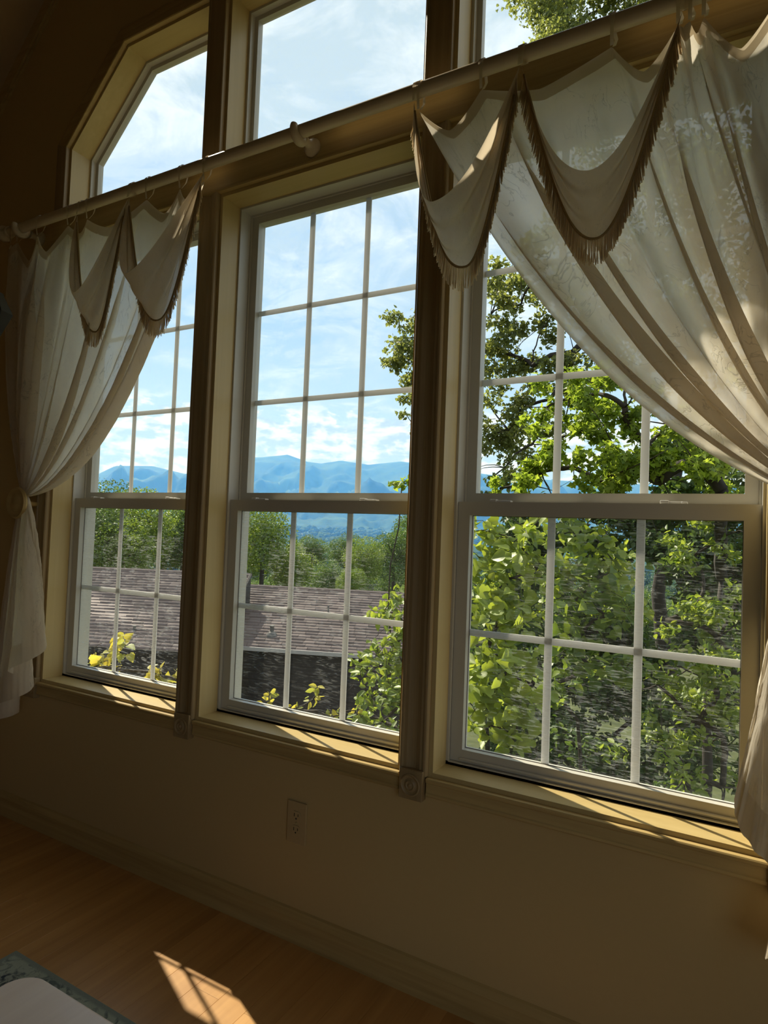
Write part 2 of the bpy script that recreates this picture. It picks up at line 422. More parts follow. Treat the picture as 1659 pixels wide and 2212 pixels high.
# ------------------------------------------------------------------ measures of the window wall
OX = [-2.474, -1.5955, -0.717]; OW = 0.771          # left edges and width of the three openings
ZS, ZH = 0.597, 2.403                               # sill and head of the lower openings
ZU, ZT = 2.530, 3.138                               # the fixed lights above
CLIP = 0.328                                        # clipped corner of the outer upper lights
JD = 0.0864                                         # jamb depth
RV, CT = 0.012, 0.020                               # casing reveal and thickness
X0, X1 = OX[0], OX[2] + OW
XC = (X0 + X1) / 2
CW = 0.071

def lower_poly(i): return [(OX[i], ZS), (OX[i] + OW, ZS), (OX[i] + OW, ZH), (OX[i], ZH)]
def upper_poly(i):
    a, b = OX[i], OX[i] + OW
    if i == 0: return [(a, ZU), (b, ZU), (b, ZT), (a + CLIP, ZT), (a, ZT - CLIP)]
    if i == 2: return [(a, ZU), (b, ZU), (b, ZT - CLIP), (b - CLIP, ZT), (a, ZT)]
    return [(a, ZU), (b, ZU), (b, ZT), (a, ZT)]
def inset(poly, d):
    """move every edge of a counter-clockwise polygon inwards by d"""
    n = len(poly); out = []
    for i in range(n):
        p0, p1, p2 = Vector(poly[i - 1]), Vector(poly[i]), Vector(poly[(i + 1) % n])
        e1, e2 = (p1 - p0).normalized(), (p2 - p1).normalized()
        n1, n2 = Vector((-e1.y, e1.x)), Vector((-e2.y, e2.x))
        k = d / (1 + n1.dot(n2)); out.append(tuple(p1 + (n1 + n2) * k))
    return out
def ring(mb, outer, inner, y0, y1, mi=0):
    """frame between two matching polygons, from depth y0 (room side) to y1"""
    n = len(outer)
    for i in range(n):
        j = (i + 1) % n
        q = [outer[i], outer[j], inner[j], inner[i]]
        V = [(p[0], y0, p[1]) for p in q] + [(p[0], y1, p[1]) for p in q]
        mb.quadmesh(V, [(0, 1, 2, 3), (7, 6, 5, 4), (0, 4, 5, 1), (1, 5, 6, 2), (2, 6, 7, 3), (3, 7, 4, 0)], mi)
    return mb

# ------------------------------------------------------------------ room shell
RX0, RX1, RY0 = -3.64, 1.22, -6.0
ZW, ZR = 2.60, 2.60 + (XC - RX0)
def wall_with_holes():
    outer = [(RX0, 0.0), (RX1, 0.0), (RX1, ZW), (XC, ZR), (RX0, ZW)]
    g = -0.017                                          # rough opening: a little larger than the jamb lining
    loops = [outer] + [list(reversed(inset(lower_poly(i), g))) for i in range(3)] + [list(reversed(inset(upper_poly(i), g))) for i in range(3)]
    flat = [p for l in loops for p in l]
    tris = tessellate_polygon([[Vector((p[0], p[1], 0)) for p in l] for l in loops])
    mb = MB()
    for y in (0.0, 0.13):
        mb.quadmesh([(p[0], y, p[1]) for p in flat], [tuple(t) for t in tris])
    for l in loops:
        n = len(l)
        for i in range(n):
            a, b = l[i], l[(i + 1) % n]
            mb.quadmesh([(a[0], 0, a[1]), (b[0], 0, b[1]), (b[0], 0.13, b[1]), (a[0], 0.13, a[1])], [(0, 1, 2, 3)])
    me = bpy.data.meshes.new('wall_window')
    bm = bmesh.new()
    vs_ = [bm.verts.new(p) for p in mb.v]
    for fc in mb.f: bm.faces.new([vs_[i] for i in fc])
    bmesh.ops.remove_doubles(bm, verts=bm.verts, dist=1e-5); bmesh.ops.recalc_face_normals(bm, faces=bm.faces)
    bm.to_mesh(me); bm.free(); me.materials.append(MATS['wall_paint'])
    return link('wall_window', me, None, 'structure')
wall_with_holes()
MB().box((RX0 - 0.15, RY0, -0.1), (RX0, 0.2, ZW + 0.02)).build('wall_left', 'wall_paint', None, 'structure')
mb = MB()                                               # right wall with an unseen opening added further back to brighten the room
mb.box((RX1, -1.3, -0.1), (RX1 + 0.15, 0.2, ZW + 0.02)); mb.box((RX1, RY0, -0.1), (RX1 + 0.15, -3.9, ZW + 0.02))
mb.box((RX1, -3.9, 2.15), (RX1 + 0.15, -1.3, ZW + 0.02)); mb.box((RX1, -3.9, -0.1), (RX1 + 0.15, -1.3, 0.05))
mb.build('wall_right', 'wall_paint', None, 'structure')
MB().prism([(RX0 - 0.15, RY0, -0.1), (RX1 + 0.15, RY0, -0.1), (RX1 + 0.15, RY0, ZW), (XC, RY0, ZR + 0.1), (RX0 - 0.15, RY0, ZW)], (0, -0.15, 0)).build('wall_back', 'wall_paint', None, 'structure')
cl = empty('ceiling', (XC, -3, ZR), 'structure')
for sgn, nm in ((-1, 'ceiling_panel'), (1, 'ceiling_panel')):
    xe = RX0 - 0.3 if sgn < 0 else RX1 + 0.3
    ze = ZW - 0.3
    for k in range(6):                                  # sloping boards running up to the ridge, seen edge to edge
        y0, y1 = RY0 - 0.2 + k * 1.08, RY0 - 0.2 + (k + 1) * 1.08 - 0.006
        y1 = min(y1, 0.38)
        MB().prism([(XC, y0, ZR), (xe, y0, ze), (xe, y0, ze + 0.16), (XC, y0, ZR + 0.16)], (0, y1 - y0, 0)).build(nm, 'ceiling_paint', cl)
    MB().prism([(XC, RY0 - 0.2, ZR + 0.165), (xe, RY0 - 0.2, ze + 0.165), (xe, RY0 - 0.2, ze + 0.2), (XC, RY0 - 0.2, ZR + 0.2)], (0, 6.6, 0)).build('roof_deck', 'ceiling_paint', cl)

# slim moulding where the window wall meets the slope
tm = MB()
for sgn in (-1, 1):
    d = Vector((sgn * 0.7071, 0, -0.7071)); nrm = Vector((-sgn * 0.7071, 0, -0.7071))
    a = Vector((XC, 0, ZR)); L = (XC - RX0) / 0.7071
    for w0, w1, dp in ((0.0, 0.055, 0.018), (0.055, 0.066, 0.010)):
        q = [a + nrm * w0, a + d * L + nrm * w0, a + d * L + nrm * w1, a + nrm * w1]
        tm.prism([tuple(p) for p in q], (0, -dp, 0))
tm.build('trim_1', 'trim_wood_x_lit', None, 'structure')

# floor with boards running towards the window wall
fl = empty('floor', (XC, -3, 0), 'structure')
MB().box((RX0, RY0, -0.10), (RX1, 0.0, -0.012)).build('subfloor', 'floor_wood', fl)
BW = 0.0885
plank_mesh = {}
def plank(x, y0, y1):
    key = round(y1 - y0, 3)
    o = MB().box((x + 0.0002, y0 + 0.0002, -0.012), (x + BW - 0.0002, y1 - 0.0002, 0.0), 0.0005) if key not in plank_mesh else None
    if o is not None:
        ob = o.build('plank', 'floor_wood', fl, origin=(x, y0, 0)); plank_mesh[key] = ob.data
    else:
        ob = link('plank', plank_mesh[key]); ob.location = (x, y0, 0); ob.parent = fl; ob.matrix_parent_inverse = world_of(fl).inverted()
i = 0; xx = -3.30
while xx < 0.30:
    y = 0.0 - random.choice([0.0, 0.3, 0.6, 0.9])
    if y < 0: plank(xx, y, 0.0)
    while y > -2.3:
        plank(xx, y - 1.2, y); y -= 1.2
    xx += BW; i += 1

# baseboard
def extrude_profile(mb, prof, p0, p1, wdir, mi=0):
    """prof = (across, out) points; runs p0->p1; 'across' along wdir, 'out' towards the room (-y)"""
    P0, P1, wd = Vector(p0), Vector(p1), Vector(wdir)
    pts = [P0 + wd * a + Vector((0, -b, 0)) for a, b in prof]
    return mb.prism([tuple(p) for p in pts], P1 - P0, mi)
bb = [(0, 0), (0, 0.014), (0.074, 0.014), (0.084, 0.010), (0.092, 0.006), (0.096, 0.0)]
extrude_profile(MB(), bb, (RX0, 0, 0), (RX1, 0, 0), (0, 0, 1)).build('baseboard_window', 'trim_wood_x_lit', None, 'structure')
MB().box((RX0, RY0, 0), (RX0 + 0.014, -0.015, 0.096)).build('baseboard_left', 'trim_wood_x_lit', None, 'structure')
MB().box((RX1 - 0.014, RY0, 0), (RX1, -0.015, 0.096)).build('baseboard_right', 'trim_wood_x_lit', None, 'structure')

# casings ------------------------------------------------------------
def flute(w):
    """fluted casing profile of width w"""
    c = w / 2
    return [(0, 0), (0, 0.015), (0.003, 0.019), (0.007, 0.020), (0.011, 0.019), (0.013, 0.0155), (c - 0.020, 0.0155), (c - 0.014, 0.013), (c - 0.007, 0.0105),
            (c, 0.0098), (c + 0.007, 0.0105), (c + 0.014, 0.013), (c + 0.020, 0.0155), (w - 0.013, 0.0155), (w - 0.011, 0.019), (w - 0.007, 0.020), (w - 0.003, 0.019), (w, 0.015), (w, 0)]
trim_no = [1]
def trim(mb, mat='trim_wood_z_shaded'):
    trim_no[0] += 1
    return mb.build('trim_%d' % trim_no[0], mat, None, 'structure')
ZB1 = ZS - RV; ZB0 = ZB1 - 0.050                      # bottom casing
mullions = [(X0 - RV - CW, X0 - RV)] + [(OX[i] + OW + RV, OX[i + 1] - RV) for i in range(2)] + [(X1 + RV, X1 + RV + CW)]
ZHC0, ZHC1 = ZH + RV, ZU - RV                         # head board between lower and upper lights
for a, b in mullions:
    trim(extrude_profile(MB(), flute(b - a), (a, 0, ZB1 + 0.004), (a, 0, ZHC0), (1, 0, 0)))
for i in range(3):
    a = mullions[i][1]; b = mullions[i + 1][0]
    pr = [(0, 0), (0, 0.012), (0.004, 0.016), (0.010, 0.016), (0.013, 0.014), (0.036, 0.014), (0.040, 0.019), (0.047, 0.020), (0.050, 0.018), (0.050, 0)]
    trim(extrude_profile(MB(), pr, (a, 0, ZB0), (b, 0, ZB0), (0, 0, 1)), 'trim_wood_x_lit')
hb = [(0, 0), (0, 0.018), (0.004, 0.020), (0.009, 0.020), (0.012, 0.0165), (0.050, 0.0165), (0.092, 0.0165), (0.096, 0.020), (0.101, 0.020), (ZHC1 - ZHC0, 0.018), (ZHC1 - ZHC0, 0)]
trim(extrude_profile(MB(), hb, (mullions[0][0], 0, ZHC0), (mullions[3][1], 0, ZHC0), (0, 0, 1)), 'trim_wood_x_lit')
fl2 = lambda w: [(0, 0), (0, 0.018), (0.003, 0.020), (0.008, 0.020), (0.011, 0.0165), (w - 0.011, 0.0165), (w - 0.008, 0.020), (w - 0.003, 0.020), (w, 0.018), (w, 0)]
for a, b in mullions[1:3]:
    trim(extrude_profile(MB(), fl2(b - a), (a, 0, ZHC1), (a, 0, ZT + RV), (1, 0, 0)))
# outline casing of the upper lights: left, slope, top, slope, right as five mitred lengths
def casing_path(pts, wid):
    out = inset_open(pts, -wid)
    for i in range(len(pts) - 1):
        prof = [(0, 0.018), (0.05, 0.020), (0.12, 0.020), (0.16, 0.0165), (0.84, 0.0165), (0.90, 0.014), (1.0, 0.012)]
        mb = MB(); V = []
        for (pi, po) in ((pts[i], out[i]), (pts[i + 1], out[i + 1])):
            pi, po = Vector(pi), Vector(po)
            row = [(pi.x, 0, pi.y)] + [((pi + (po - pi) * s).x, -d, (pi + (po - pi) * s).y) for s, d in prof] + [(po.x, 0, po.y)]
            V += row
        n = len(V) // 2
        mb.quadmesh(V, [(k, (k + 1) % n, n + (k + 1) % n, n + k) for k in range(n)] + [tuple(range(n)), tuple(range(2 * n - 1, n - 1, -1))])
        trim(mb, 'trim_wood_z_shaded' if i in (0, 4) else 'trim_wood_x_lit')
def inset_open(pts, d):
    n = len(pts); out = []
    for i in range(n):
        e1 = (Vector(pts[i]) - Vector(pts[i - 1])).normalized() if i > 0 else None
        e2 = (Vector(pts[i + 1]) - Vector(pts[i])).normalized() if i < n - 1 else None
        e1 = e1 or e2; e2 = e2 or e1
        n1, n2 = Vector((e1.y, -e1.x)), Vector((e2.y, -e2.x))
        out.append(tuple(Vector(pts[i]) + (n1 + n2) * (d / (1 + n1.dot(n2)))))
    return out
rv = RV
path = [(X0 - rv, ZHC1), (X0 - rv, ZT - CLIP + rv * 0.414), (X0 + CLIP - rv * 0.414, ZT + rv), (X1 - CLIP + rv * 0.414, ZT + rv), (X1 + rv, ZT - CLIP + rv * 0.414), (X1 + rv, ZHC1)]
casing_path(path, CW)
# rosette blocks under the vertical casings
for k, (a, b) in enumerate(mullions):
    cx = (a + b) / 2; w = 0.036 if k in (1, 2) else CW / 2 + 0.001
    mb = MB(); z0, z1 = 0.521, 0.603
    mb.box((cx - w, -0.027, z0), (cx + w, 0.0, z1), 0.003)
    cz = (z0 + z1) / 2 - 0.001
    mb.lathe([(0.030, 0.0), (0.030, 0.003), (0.0265, 0.0045), (0.023, 0.002), (0.019, 0.001), (0.0155, 0.0025), (0.012, 0.0055), (0.0085, 0.0035), (0.0055, 0.0045), (0.003, 0.007), (0.0005, 0.0075)], (cx, -0.0265, cz), (0, -1, 0), 32)
    trim(mb)

# ------------------------------------------------------------------ windows
GLASS_Y1, GLASS_Y2 = 0.122, 0.160
def flat_bar(name, a, b, parent, mat='grid_white'):
    return MB().box(a, b, 0.0015).build(name, mat, parent)
def sheet(x0, x1, z0, z1, y): return MB().quadmesh([(x0, y, z0), (x1, y, z0), (x1, y, z1), (x0, y, z1)], [(0, 1, 2, 3)])
def double_hung(n, i):
    ox = OX[i]; w = empty('window_%d' % n, (ox + OW / 2, JD, ZS), 'structure')
    # jamb boards lining the opening
    e = 0.016
    MB().box((ox - e, 0.0, ZS - e), (ox, JD, ZH + e)).build('jamb', 'jamb_wood_z', w)
    MB().box((ox + OW, 0.0, ZS - e), (ox + OW + e, JD, ZH + e)).build('jamb', 'jamb_wood_z', w)
    MB().box((ox, 0.0, ZH), (ox + OW, JD, ZH + e)).build('head_jamb', 'jamb_wood_x', w)
    MB().box((ox, -0.0, ZS - e), (ox + OW, JD, ZS)).build('sill', 'jamb_wood_x', w)
    # vinyl frame
    P = lower_poly(i)
    mb = ring(MB(), inset(P, -0.012), inset(P, 0.007), JD, 0.195)
    ring(mb, inset(P, 0.006), inset(P, 0.013), JD + 0.050, 0.195)                 # parting bead between the tracks
    mb.box((ox, JD, ZS - 0.004), (ox + OW, 0.195, ZS + 0.010))
    mb.box((ox, 0.144, ZH - 0.020), (ox + OW, 0.195, ZH))
    mb.build('frame', 'vinyl', w)
    # lower sash
    sx0, sx1, sz0, sz1 = ox + 0.008, ox + OW - 0.008, ZS + 0.011, 1.345
    O = [(sx0, sz0), (sx1, sz0), (sx1, sz1), (sx0, sz1)]; I = [(sx0 + 0.036, sz0 + 0.034), (sx1 - 0.036, sz0 + 0.034), (sx1 - 0.036, sz1 - 0.038), (sx0 + 0.036, sz1 - 0.038)]
    mb = ring(MB(), O, I, 0.098, 0.134)
    mb.box((sx0 + 0.03, 0.0905, sz0 + 0.006), (sx1 - 0.03, 0.099, sz0 + 0.0125), 0.002)      # lift rail along the bottom
    sash = mb.build('lower_sash', 'vinyl', w)
    gx0, gx1, gz0, gz1 = I[0][0], I[1][0], I[0][1], I[2][1]
    sheet(gx0 - .004, gx1 + .004, gz0 - .004, gz1 + .004, GLASS_Y1).build('glass_pane', 'glass_dusty', sash)
    gy0, gy1 = GLASS_Y1 + 0.002, GLASS_Y1 + 0.007
    for k in (1, 2):
        x = gx0 + (gx1 - gx0) * k / 3; flat_bar('muntin', (x - 0.0105, gy0, gz0 - .002), (x + 0.0105, gy1, gz1 + .002), sash)
    z = (gz0 + gz1) / 2 - 0.005; flat_bar('muntin', (gx0 - .002, gy0 + 0.0006, z - 0.0095), (gx1 + .002, gy1 - 0.0006, z + 0.0095), sash)
    mb = ring(MB(), [(gx0 - .004, gz0 - .004), (gx1 + .004, gz0 - .004), (gx1 + .004, gz1 + .004), (gx0 - .004, gz1 + .004)], [(gx0 + .002, gz0 + .002), (gx1 - .002, gz0 + .002), (gx1 - .002, gz1 - .002), (gx0 + .002, gz1 - .002)], GLASS_Y1 - 0.0025, GLASS_Y1 - 0.0005)
    mb.build('glazing_seal', 'seal_dark', sash)
    for fx in (0.155, 0.745):                                                     # tilt latches on the meeting rail
        x = sx0 + (sx1 - sx0) * fx; mb = MB()
        mb.box((x - 0.026, 0.104, sz1), (x - 0.006, 0.124, sz1 + 0.0085), 0.002)
        mb.box((x - 0.008, 0.106, sz1), (x + 0.026, 0.110, sz1 + 0.006), 0.0015); mb.box((x - 0.008, 0.119, sz1), (x + 0.026, 0.123, sz1 + 0.006), 0.0015)
        mb.box((x + 0.022, 0.104, sz1), (x + 0.036, 0.124, sz1 + 0.0055), 0.0015)
        lt = mb.build('latch', 'latch_white', sash)
    # upper sash
    ux0, ux1, uz0, uz1 = ox + 0.013, ox + OW - 0.013, 1.336, 2.394
    O = [(ux0, uz0), (ux1, uz0), (ux1, uz1), (ux0, uz1)]; I = [(ux0 + 0.030, uz0 + 0.037), (ux1 - 0.030, uz0 + 0.037), (ux1 - 0.030, uz1 - 0.031), (ux0 + 0.030, uz1 - 0.031)]
    us = ring(MB(), O, I, 0.142, 0.178).build('upper_sash', 'vinyl', w)
    gx0, gx1, gz0, gz1 = I[0][0], I[1][0], I[0][1], I[2][1]
    sheet(gx0 - .004, gx1 + .004, gz0 - .004, gz1 + .004, GLASS_Y2).build('glass_pane', 'glass_clean', us)
    gy0, gy1 = GLASS_Y2 + 0.002, GLASS_Y2 + 0.007
    for k in (1, 2):
        x = gx0 + (gx1 - gx0) * k / 3; flat_bar('muntin', (x - 0.0105, gy0, gz0 - .002), (x + 0.0105, gy1, gz1 + .002), us)
        z = gz0 + (gz1 - gz0) * k / 3; flat_bar('muntin', (gx0 - .002, gy0 + 0.0006, z - 0.0095), (gx1 + .002, gy1 - 0.0006, z + 0.0095), us)
for n, i in ((1, 0), (2, 1), (3, 2)): double_hung(n, i)
def fixed_light(n, i):
    P = upper_poly(i); w = empty('window_%d' % n, (OX[i] + OW / 2, JD, ZU), 'structure')
    N = len(P); names = []
    Q = inset(P, -0.016)
    for k in range(N):
        a, b, c, d = P[k], P[(k + 1) % N], Q[(k + 1) % N], Q[k]
        V = [(p[0], 0.0, p[1]) for p in (a, b, c, d)] + [(p[0], JD, p[1]) for p in (a, b, c, d)]
        vert = abs(a[0] - b[0]) < 1e-6
        MB().quadmesh(V, [(0, 1, 2, 3), (7, 6, 5, 4), (0, 4, 5, 1), (1, 5, 6, 2), (2, 6, 7, 3), (3, 7, 4, 0)]).build('jamb' if k else 'sill', 'jamb_wood_z' if vert else 'jamb_wood_x', w)
    ring(MB(), inset(P, -0.012), inset(P, 0.010), JD, 0.132).build('frame', 'vinyl', w)
    st = ring(MB(), inset(P, 0.008), inset(P, 0.027), 0.108, 0.132).build('sash', 'vinyl', w)
    G = inset(P, 0.026)
    MB().quadmesh([(p[0], 0.124, p[1]) for p in G], [tuple(range(len(G)))]).build('glass_pane', 'glass_clean', st)
for n, i in ((4, 0), (5, 1), (6, 2)): fixed_light(n, i)

# ------------------------------------------------------------------ curtain rod
RODY, RODZ, RODR = -0.090, 2.4705, 0.0195
RL, RR = -2.735, 0.318
rod = MB().tube([(RL, RODY, RODZ), (RR, RODY, RODZ)], RODR, 20).build('curtain_rod', 'rod_wood', None, smooth='angle')
tag(rod, 'long pale wooden curtain pole running across all three windows', 'curtain rod')
for x, sg in ((RL, -1), (RR, 1)):
    MB().lathe([(0.0195, -0.004), (0.024, 0.0), (0.024, 0.008), (0.017, 0.013), (0.020, 0.019), (0.030, 0.028), (0.034, 0.040), (0.032, 0.053), (0.023, 0.064), (0.010, 0.070), (0.001, 0.071)], (x, RODY, RODZ), (sg, 0, 0), 20).build('finial', 'rod_wood', rod, smooth=True)
def bracket(x, label):
    e = empty('rod_bracket', (x, -0.02, RODZ)); tag(e, label, 'bracket', 'wooden brackets holding the curtain pole')
    y0 = -0.0165 if X0 - 0.09 < x < X1 + 0.09 else 0.0
    MB().lathe([(0.029, 0.0), (0.030, 0.004), (0.028, 0.010), (0.022, 0.016), (0.015, 0.022), (0.012, 0.030), (0.0125, 0.040), (0.016, 0.048), (0.017, -y0 * 0 + 0.052)], (x, y0, RODZ - 0.010), (0, -1, 0), 24).build('bracket_base', 'rod_wood', e, smooth='angle')
    mb = MB(); pts = []                                 # cup that holds the pole from below
    for k in range(13):
        th = math.radians(-200 + k * 220 / 12); pts.append((x, RODY + math.cos(th) * (RODR + 0.008) * -1, RODZ + math.sin(th) * (RODR + 0.008)))
    ring_r = [0.011 + 0.004 * math.sin(math.pi * k / 12) for k in range(13)]
    mb.tube(pts, ring_r, 10)
    mb.build('bracket_cup', 'rod_wood', e, smooth='angle')
bracket(-1.201, 'turned wooden bracket with ball tip holding the pole above middle window')
bracket(-2.655, 'dim wooden bracket beside the left finial of the curtain pole')
bracket(0.24, 'wooden bracket holding the right end of the curtain pole')

# ------------------------------------------------------------------ cloth helpers
def ribbon_loop(name, x, ztop_peak, parent, w=0.009, y_peak=-0.10, tw=0.0):
    """narrow tab looped over the pole and sewn to a peak of the cloth"""
    pts = []; R = RODR + 0.0025
    pk = Vector((x + tw, y_peak, ztop_peak))
    for k in range(15):
        th = math.radians(-30 + k * 240 / 14)            # over the pole, from room side to wall side
        pts.append(Vector((x, RODY - math.cos(th) * R, RODZ + math.sin(th) * R)))
    pts = [pk + Vector((0, -0.003, 0))] + [pk.lerp(pts[0], 0.5) + Vector((0, -0.003, 0))] + pts + [pts[-1].lerp(pk, 0.5) + Vector((0.006, 0.004, 0)), pk + Vector((0.004, 0.003, 0))]
    V = []; n = len(pts)
    for k, p in enumerate(pts):
        ww = w * (1.0 if 2 < k < n - 3 else 0.6)
        V += [(p.x - ww / 2, p.y, p.z), (p.x + ww / 2, p.y - 0.001, p.z)]
    F = [(2 * k, 2 * k + 1, 2 * k + 3, 2 * k + 2) for k in range(n - 1)]
    me = np_mesh(name, np.array(V), np.array(F), 'tab_cloth', smooth=True, uv=np.zeros((len(V), 2)))
    return link(name, me, parent)

def panel(name, label, peaks, drop, C0, C1, tieA, tieB, hem, nf, parent_loc, seed, mirror=False, first_t=0.0, amp=0.034, crumple=0.006):
    """sheer curtain hung by tabs, gathered at a tie, flaring below.
    peaks: x of tabs from outer edge to leading edge; hem(s)->(x,y,z)"""
    rr = np.random.default_rng(seed)
    e = empty(name, parent_loc); tag(e, label, 'curtain')
    S, T1, T2 = 260, 110, 70
    s = np.linspace(0, 1, S)
    pk = np.array(peaks); wts = np.abs(np.diff(pk)) + 0.05; kn = np.concatenate([[0], np.cumsum(wts)]); kn /= kn[-1]
    tx = np.interp(s, kn, pk)
    seg = np.clip(np.searchsorted(kn, s, side='right') - 1, 0, len(pk) - 2)
    loc = (s - kn[seg]) / (kn[seg + 1] - kn[seg])
    dp = np.array(drop)[seg]
    sag = 1.25 * dp * (1 - np.abs(2 * loc - 1) ** 1.35)
    tz = 2.405 - sag
    ty = -0.100 - 0.020 * np.sin(np.pi * loc) * np.where(seg % 2 == 0, 1, -0.6)
    top = np.stack([tx, ty, tz], -1)
    Cc = np.array(C0)[None] * (1 - s)[:, None] + np.array(C1)[None] * s[:, None]
    tie = np.array(tieA)[None] * (1 - s)[:, None] + np.array(tieB)[None] * s[:, None]
    ph = 2 * np.pi * (nf * s + 0.22 * np.sin(2 * np.pi * 1.7 * s + seed) + 0.13 * np.sin(2 * np.pi * 4.3 * s + 2 * seed))
    ampm = amp * (0.65 + 0.35 * np.sin(2 * np.pi * 2.6 * s + seed * 1.3))
    rows = []; t = np.linspace(0, 1, T1)
    for tt in t:
        P = (1 - tt) ** 2 * top + 2 * tt * (1 - tt) * Cc + tt ** 2 * tie
        a = ampm * (sm(0.0, 0.28, tt) * 0.8 + 0.2 * sm(0, 0.08, tt)) * (1 - 0.70 * sm(0.55, 1.0, tt))
        tang = np.gradient(P, axis=0); tang[:, 1] = 0; tang /= np.linalg.norm(tang, axis=1)[:, None] + 1e-9
        phi = ph + 0.5 * np.sin(3.1 * tt + 5 * s)
        # sharpened pleats: forward on the crest, sideways so that they lap
        crest = np.sin(phi) + 0.28 * np.sin(2 * phi + 0.6)
        P = P.copy(); P[:, 1] -= a * crest; P += tang * (a * 0.95 * np.cos(phi))[:, None]
        rows.append(P)
    hm = np.array([hem(v) for v in s])
    t2 = np.linspace(0, 1, T2 + 1)[1:]
    last = rows[-1]
    for tt in t2:
        k = tt ** 0.62; k = k * (1 - 0.25 * (1 - tt) * tt)
        P = last * (1 - k) + hm * k; P[:, 2] = last[:, 2] * (1 - tt) + hm[:, 2] * tt
        P[:, 1] -= 0.012 * np.sin(ph * 0.55) * np.sin(np.pi * tt)
        rows.append(P)
    V = np.array(rows); n = V.shape[0]
    # small crinkles
    cr = rr.normal(size=V.shape[:2]); 
    for _ in range(3): cr = (cr + np.roll(cr, 1, 0) + np.roll(cr, -1, 0) + np.roll(cr, 1, 1) + np.roll(cr, -1, 1)) / 5
    V[2:-1, 1:-1, 1] += cr[2:-1, 1:-1] * 0.0022
    gu, gv = np.meshgrid(s * 46, np.linspace(0, 30, n))
    crum = (fbm2(gu + seed, gv * 0.7 + seed, 4, 60 + seed, True) - 0.6) * sm(0.60, 0.72, np.linspace(0, 1, n))[:, None]
    V[:, :, 1] -= crum * crumple; V[:, :, 0] += np.roll(crum, 5, 1) * crumple * 0.3
    vv = np.repeat(np.linspace(0, 1, n), S); uu = np.tile(s, n)
    F = grid_faces(n, S)
    me = np_mesh('sheer_panel', V.reshape(-1, 3), F, 'sheer_cloth', smooth=True, uv=np.stack([uu, vv * 1.6], -1))
    link('sheer_panel', me, e)
    # top hem band: doubled cloth, a few millimetres in front
    nb = 4
    hb_ = V[:nb].copy(); hb_[:, :, 1] -= 0.0022
    down = (V[nb] - V[0]); 
    hb_ = np.array([V[0] + np.array([0, -0.0024, 0.0]) + (V[6] - V[0]) / np.maximum(np.linalg.norm(V[6] - V[0], axis=1), 1e-6)[:, None] * d for d in np.linspace(0, 0.032, 4)])
    me = np_mesh('top_hem', hb_.reshape(-1, 3), grid_faces(4, S), 'tab_cloth', smooth=True, uv=np.zeros((4 * S, 2)))
    link('top_hem', me, e)
    # bottom hem: doubled cloth along the lower edge
    hb2 = np.array([V[-1] * (1 - k) + V[-9] * k + np.array([0, -0.0022, 0]) for k in np.linspace(0, 1, 4)])
    me = np_mesh('bottom_hem', hb2.reshape(-1, 3), grid_faces(4, S), 'sheer_cloth', smooth=True, uv=np.zeros((4 * S, 2)))
    link('bottom_hem', me, e)
    for x in pk: ribbon_loop('tab_loop', x, 2.408, e, 0.014)
    return e, V

def hem_left(s):
    x = -2.60 + 0.30 * s ** 0.8 + 0.045 * math.sin(2 * math.pi * 2.6 * s + 0.4)
    y = -0.105 - 0.055 * math.sin(2 * math.pi * 2.6 * s + 2.0) - 0.05 * s
    z = 0.45 + 0.36 * s ** 1.4
    return (x, y, z)
panel('curtain', 'dim sheer curtain tied back to the left of the left window',
      [-2.70, -2.655, -2.515, -2.315, -2.198, -1.866, -1.699, -1.585], [0.03, 0.07, 0.075, 0.03, 0.06, 0.05, 0.05],
      (-2.70, -0.11, 1.80), (-1.96, -0.11, 1.36), (-2.640, -0.030, 1.335), (-2.530, -0.080, 1.340), hem_left, 10, (-2.55, -0.1, 1.3), 3)
def hem_right(s):
    x = 0.32 - 0.305 * s ** 0.8 - 0.03 * math.sin(2 * math.pi * 2.4 * s + 0.3) - 0.185 * math.exp(-((s - 0.26) / 0.10) ** 2)
    y = -0.11 - 0.06 * math.sin(2 * math.pi * 2.4 * s + 2.0) - 0.045 * s
    z = 0.36 + 0.385 * s ** 1.2
    return (x, y, z)
panel('curtain', 'sunlit sheer curtain swept to the right across the right window',
      [0.29, 0.20, 0.06, -0.086, -0.113, -0.137, -0.278, -0.602, -0.783], [0.05, 0.09, 0.09, 0.02, 0.02, 0.06, 0.05, 0.06],
      (0.27, -0.11, 1.80), (-0.325, -0.11, 1.53), (0.250, -0.030, 1.335), (0.130, -0.085, 1.340), hem_right, 11, (0.13, -0.1, 1.3), 5, crumple=0.017)

# holdbacks: turned wooden disc on a post, the cloth tucked behind it
def holdback(x, z, label):
    e = empty('holdback', (x, 0, z)); tag(e, label, 'holdback', 'wooden curtain holdbacks')
    y0 = 0.0
    MB().lathe([(0.016, 0.0), (0.016, 0.006), (0.0095, 0.012), (0.0095, 0.088), (0.013, 0.094)], (x, y0, z), (0, -1, 0), 16).build('post', 'trim_wood_x_lit', e, smooth='angle')
    MB().lathe([(0.014, 0.086), (0.048, 0.090), (0.062, 0.094), (0.065, 0.101), (0.060, 0.109), (0.052, 0.108), (0.044, 0.104), (0.032, 0.106), (0.018, 0.111), (0.001, 0.113)], (x, y0, z), (0, -1, 0), 28).build('disc', 'trim_wood_x_lit', e, smooth='angle')
holdback(-2.553, 1.312, 'turned wooden disc holding back the left curtain')
holdback(0.205, 1.312, 'turned wooden disc holding back the right curtain')
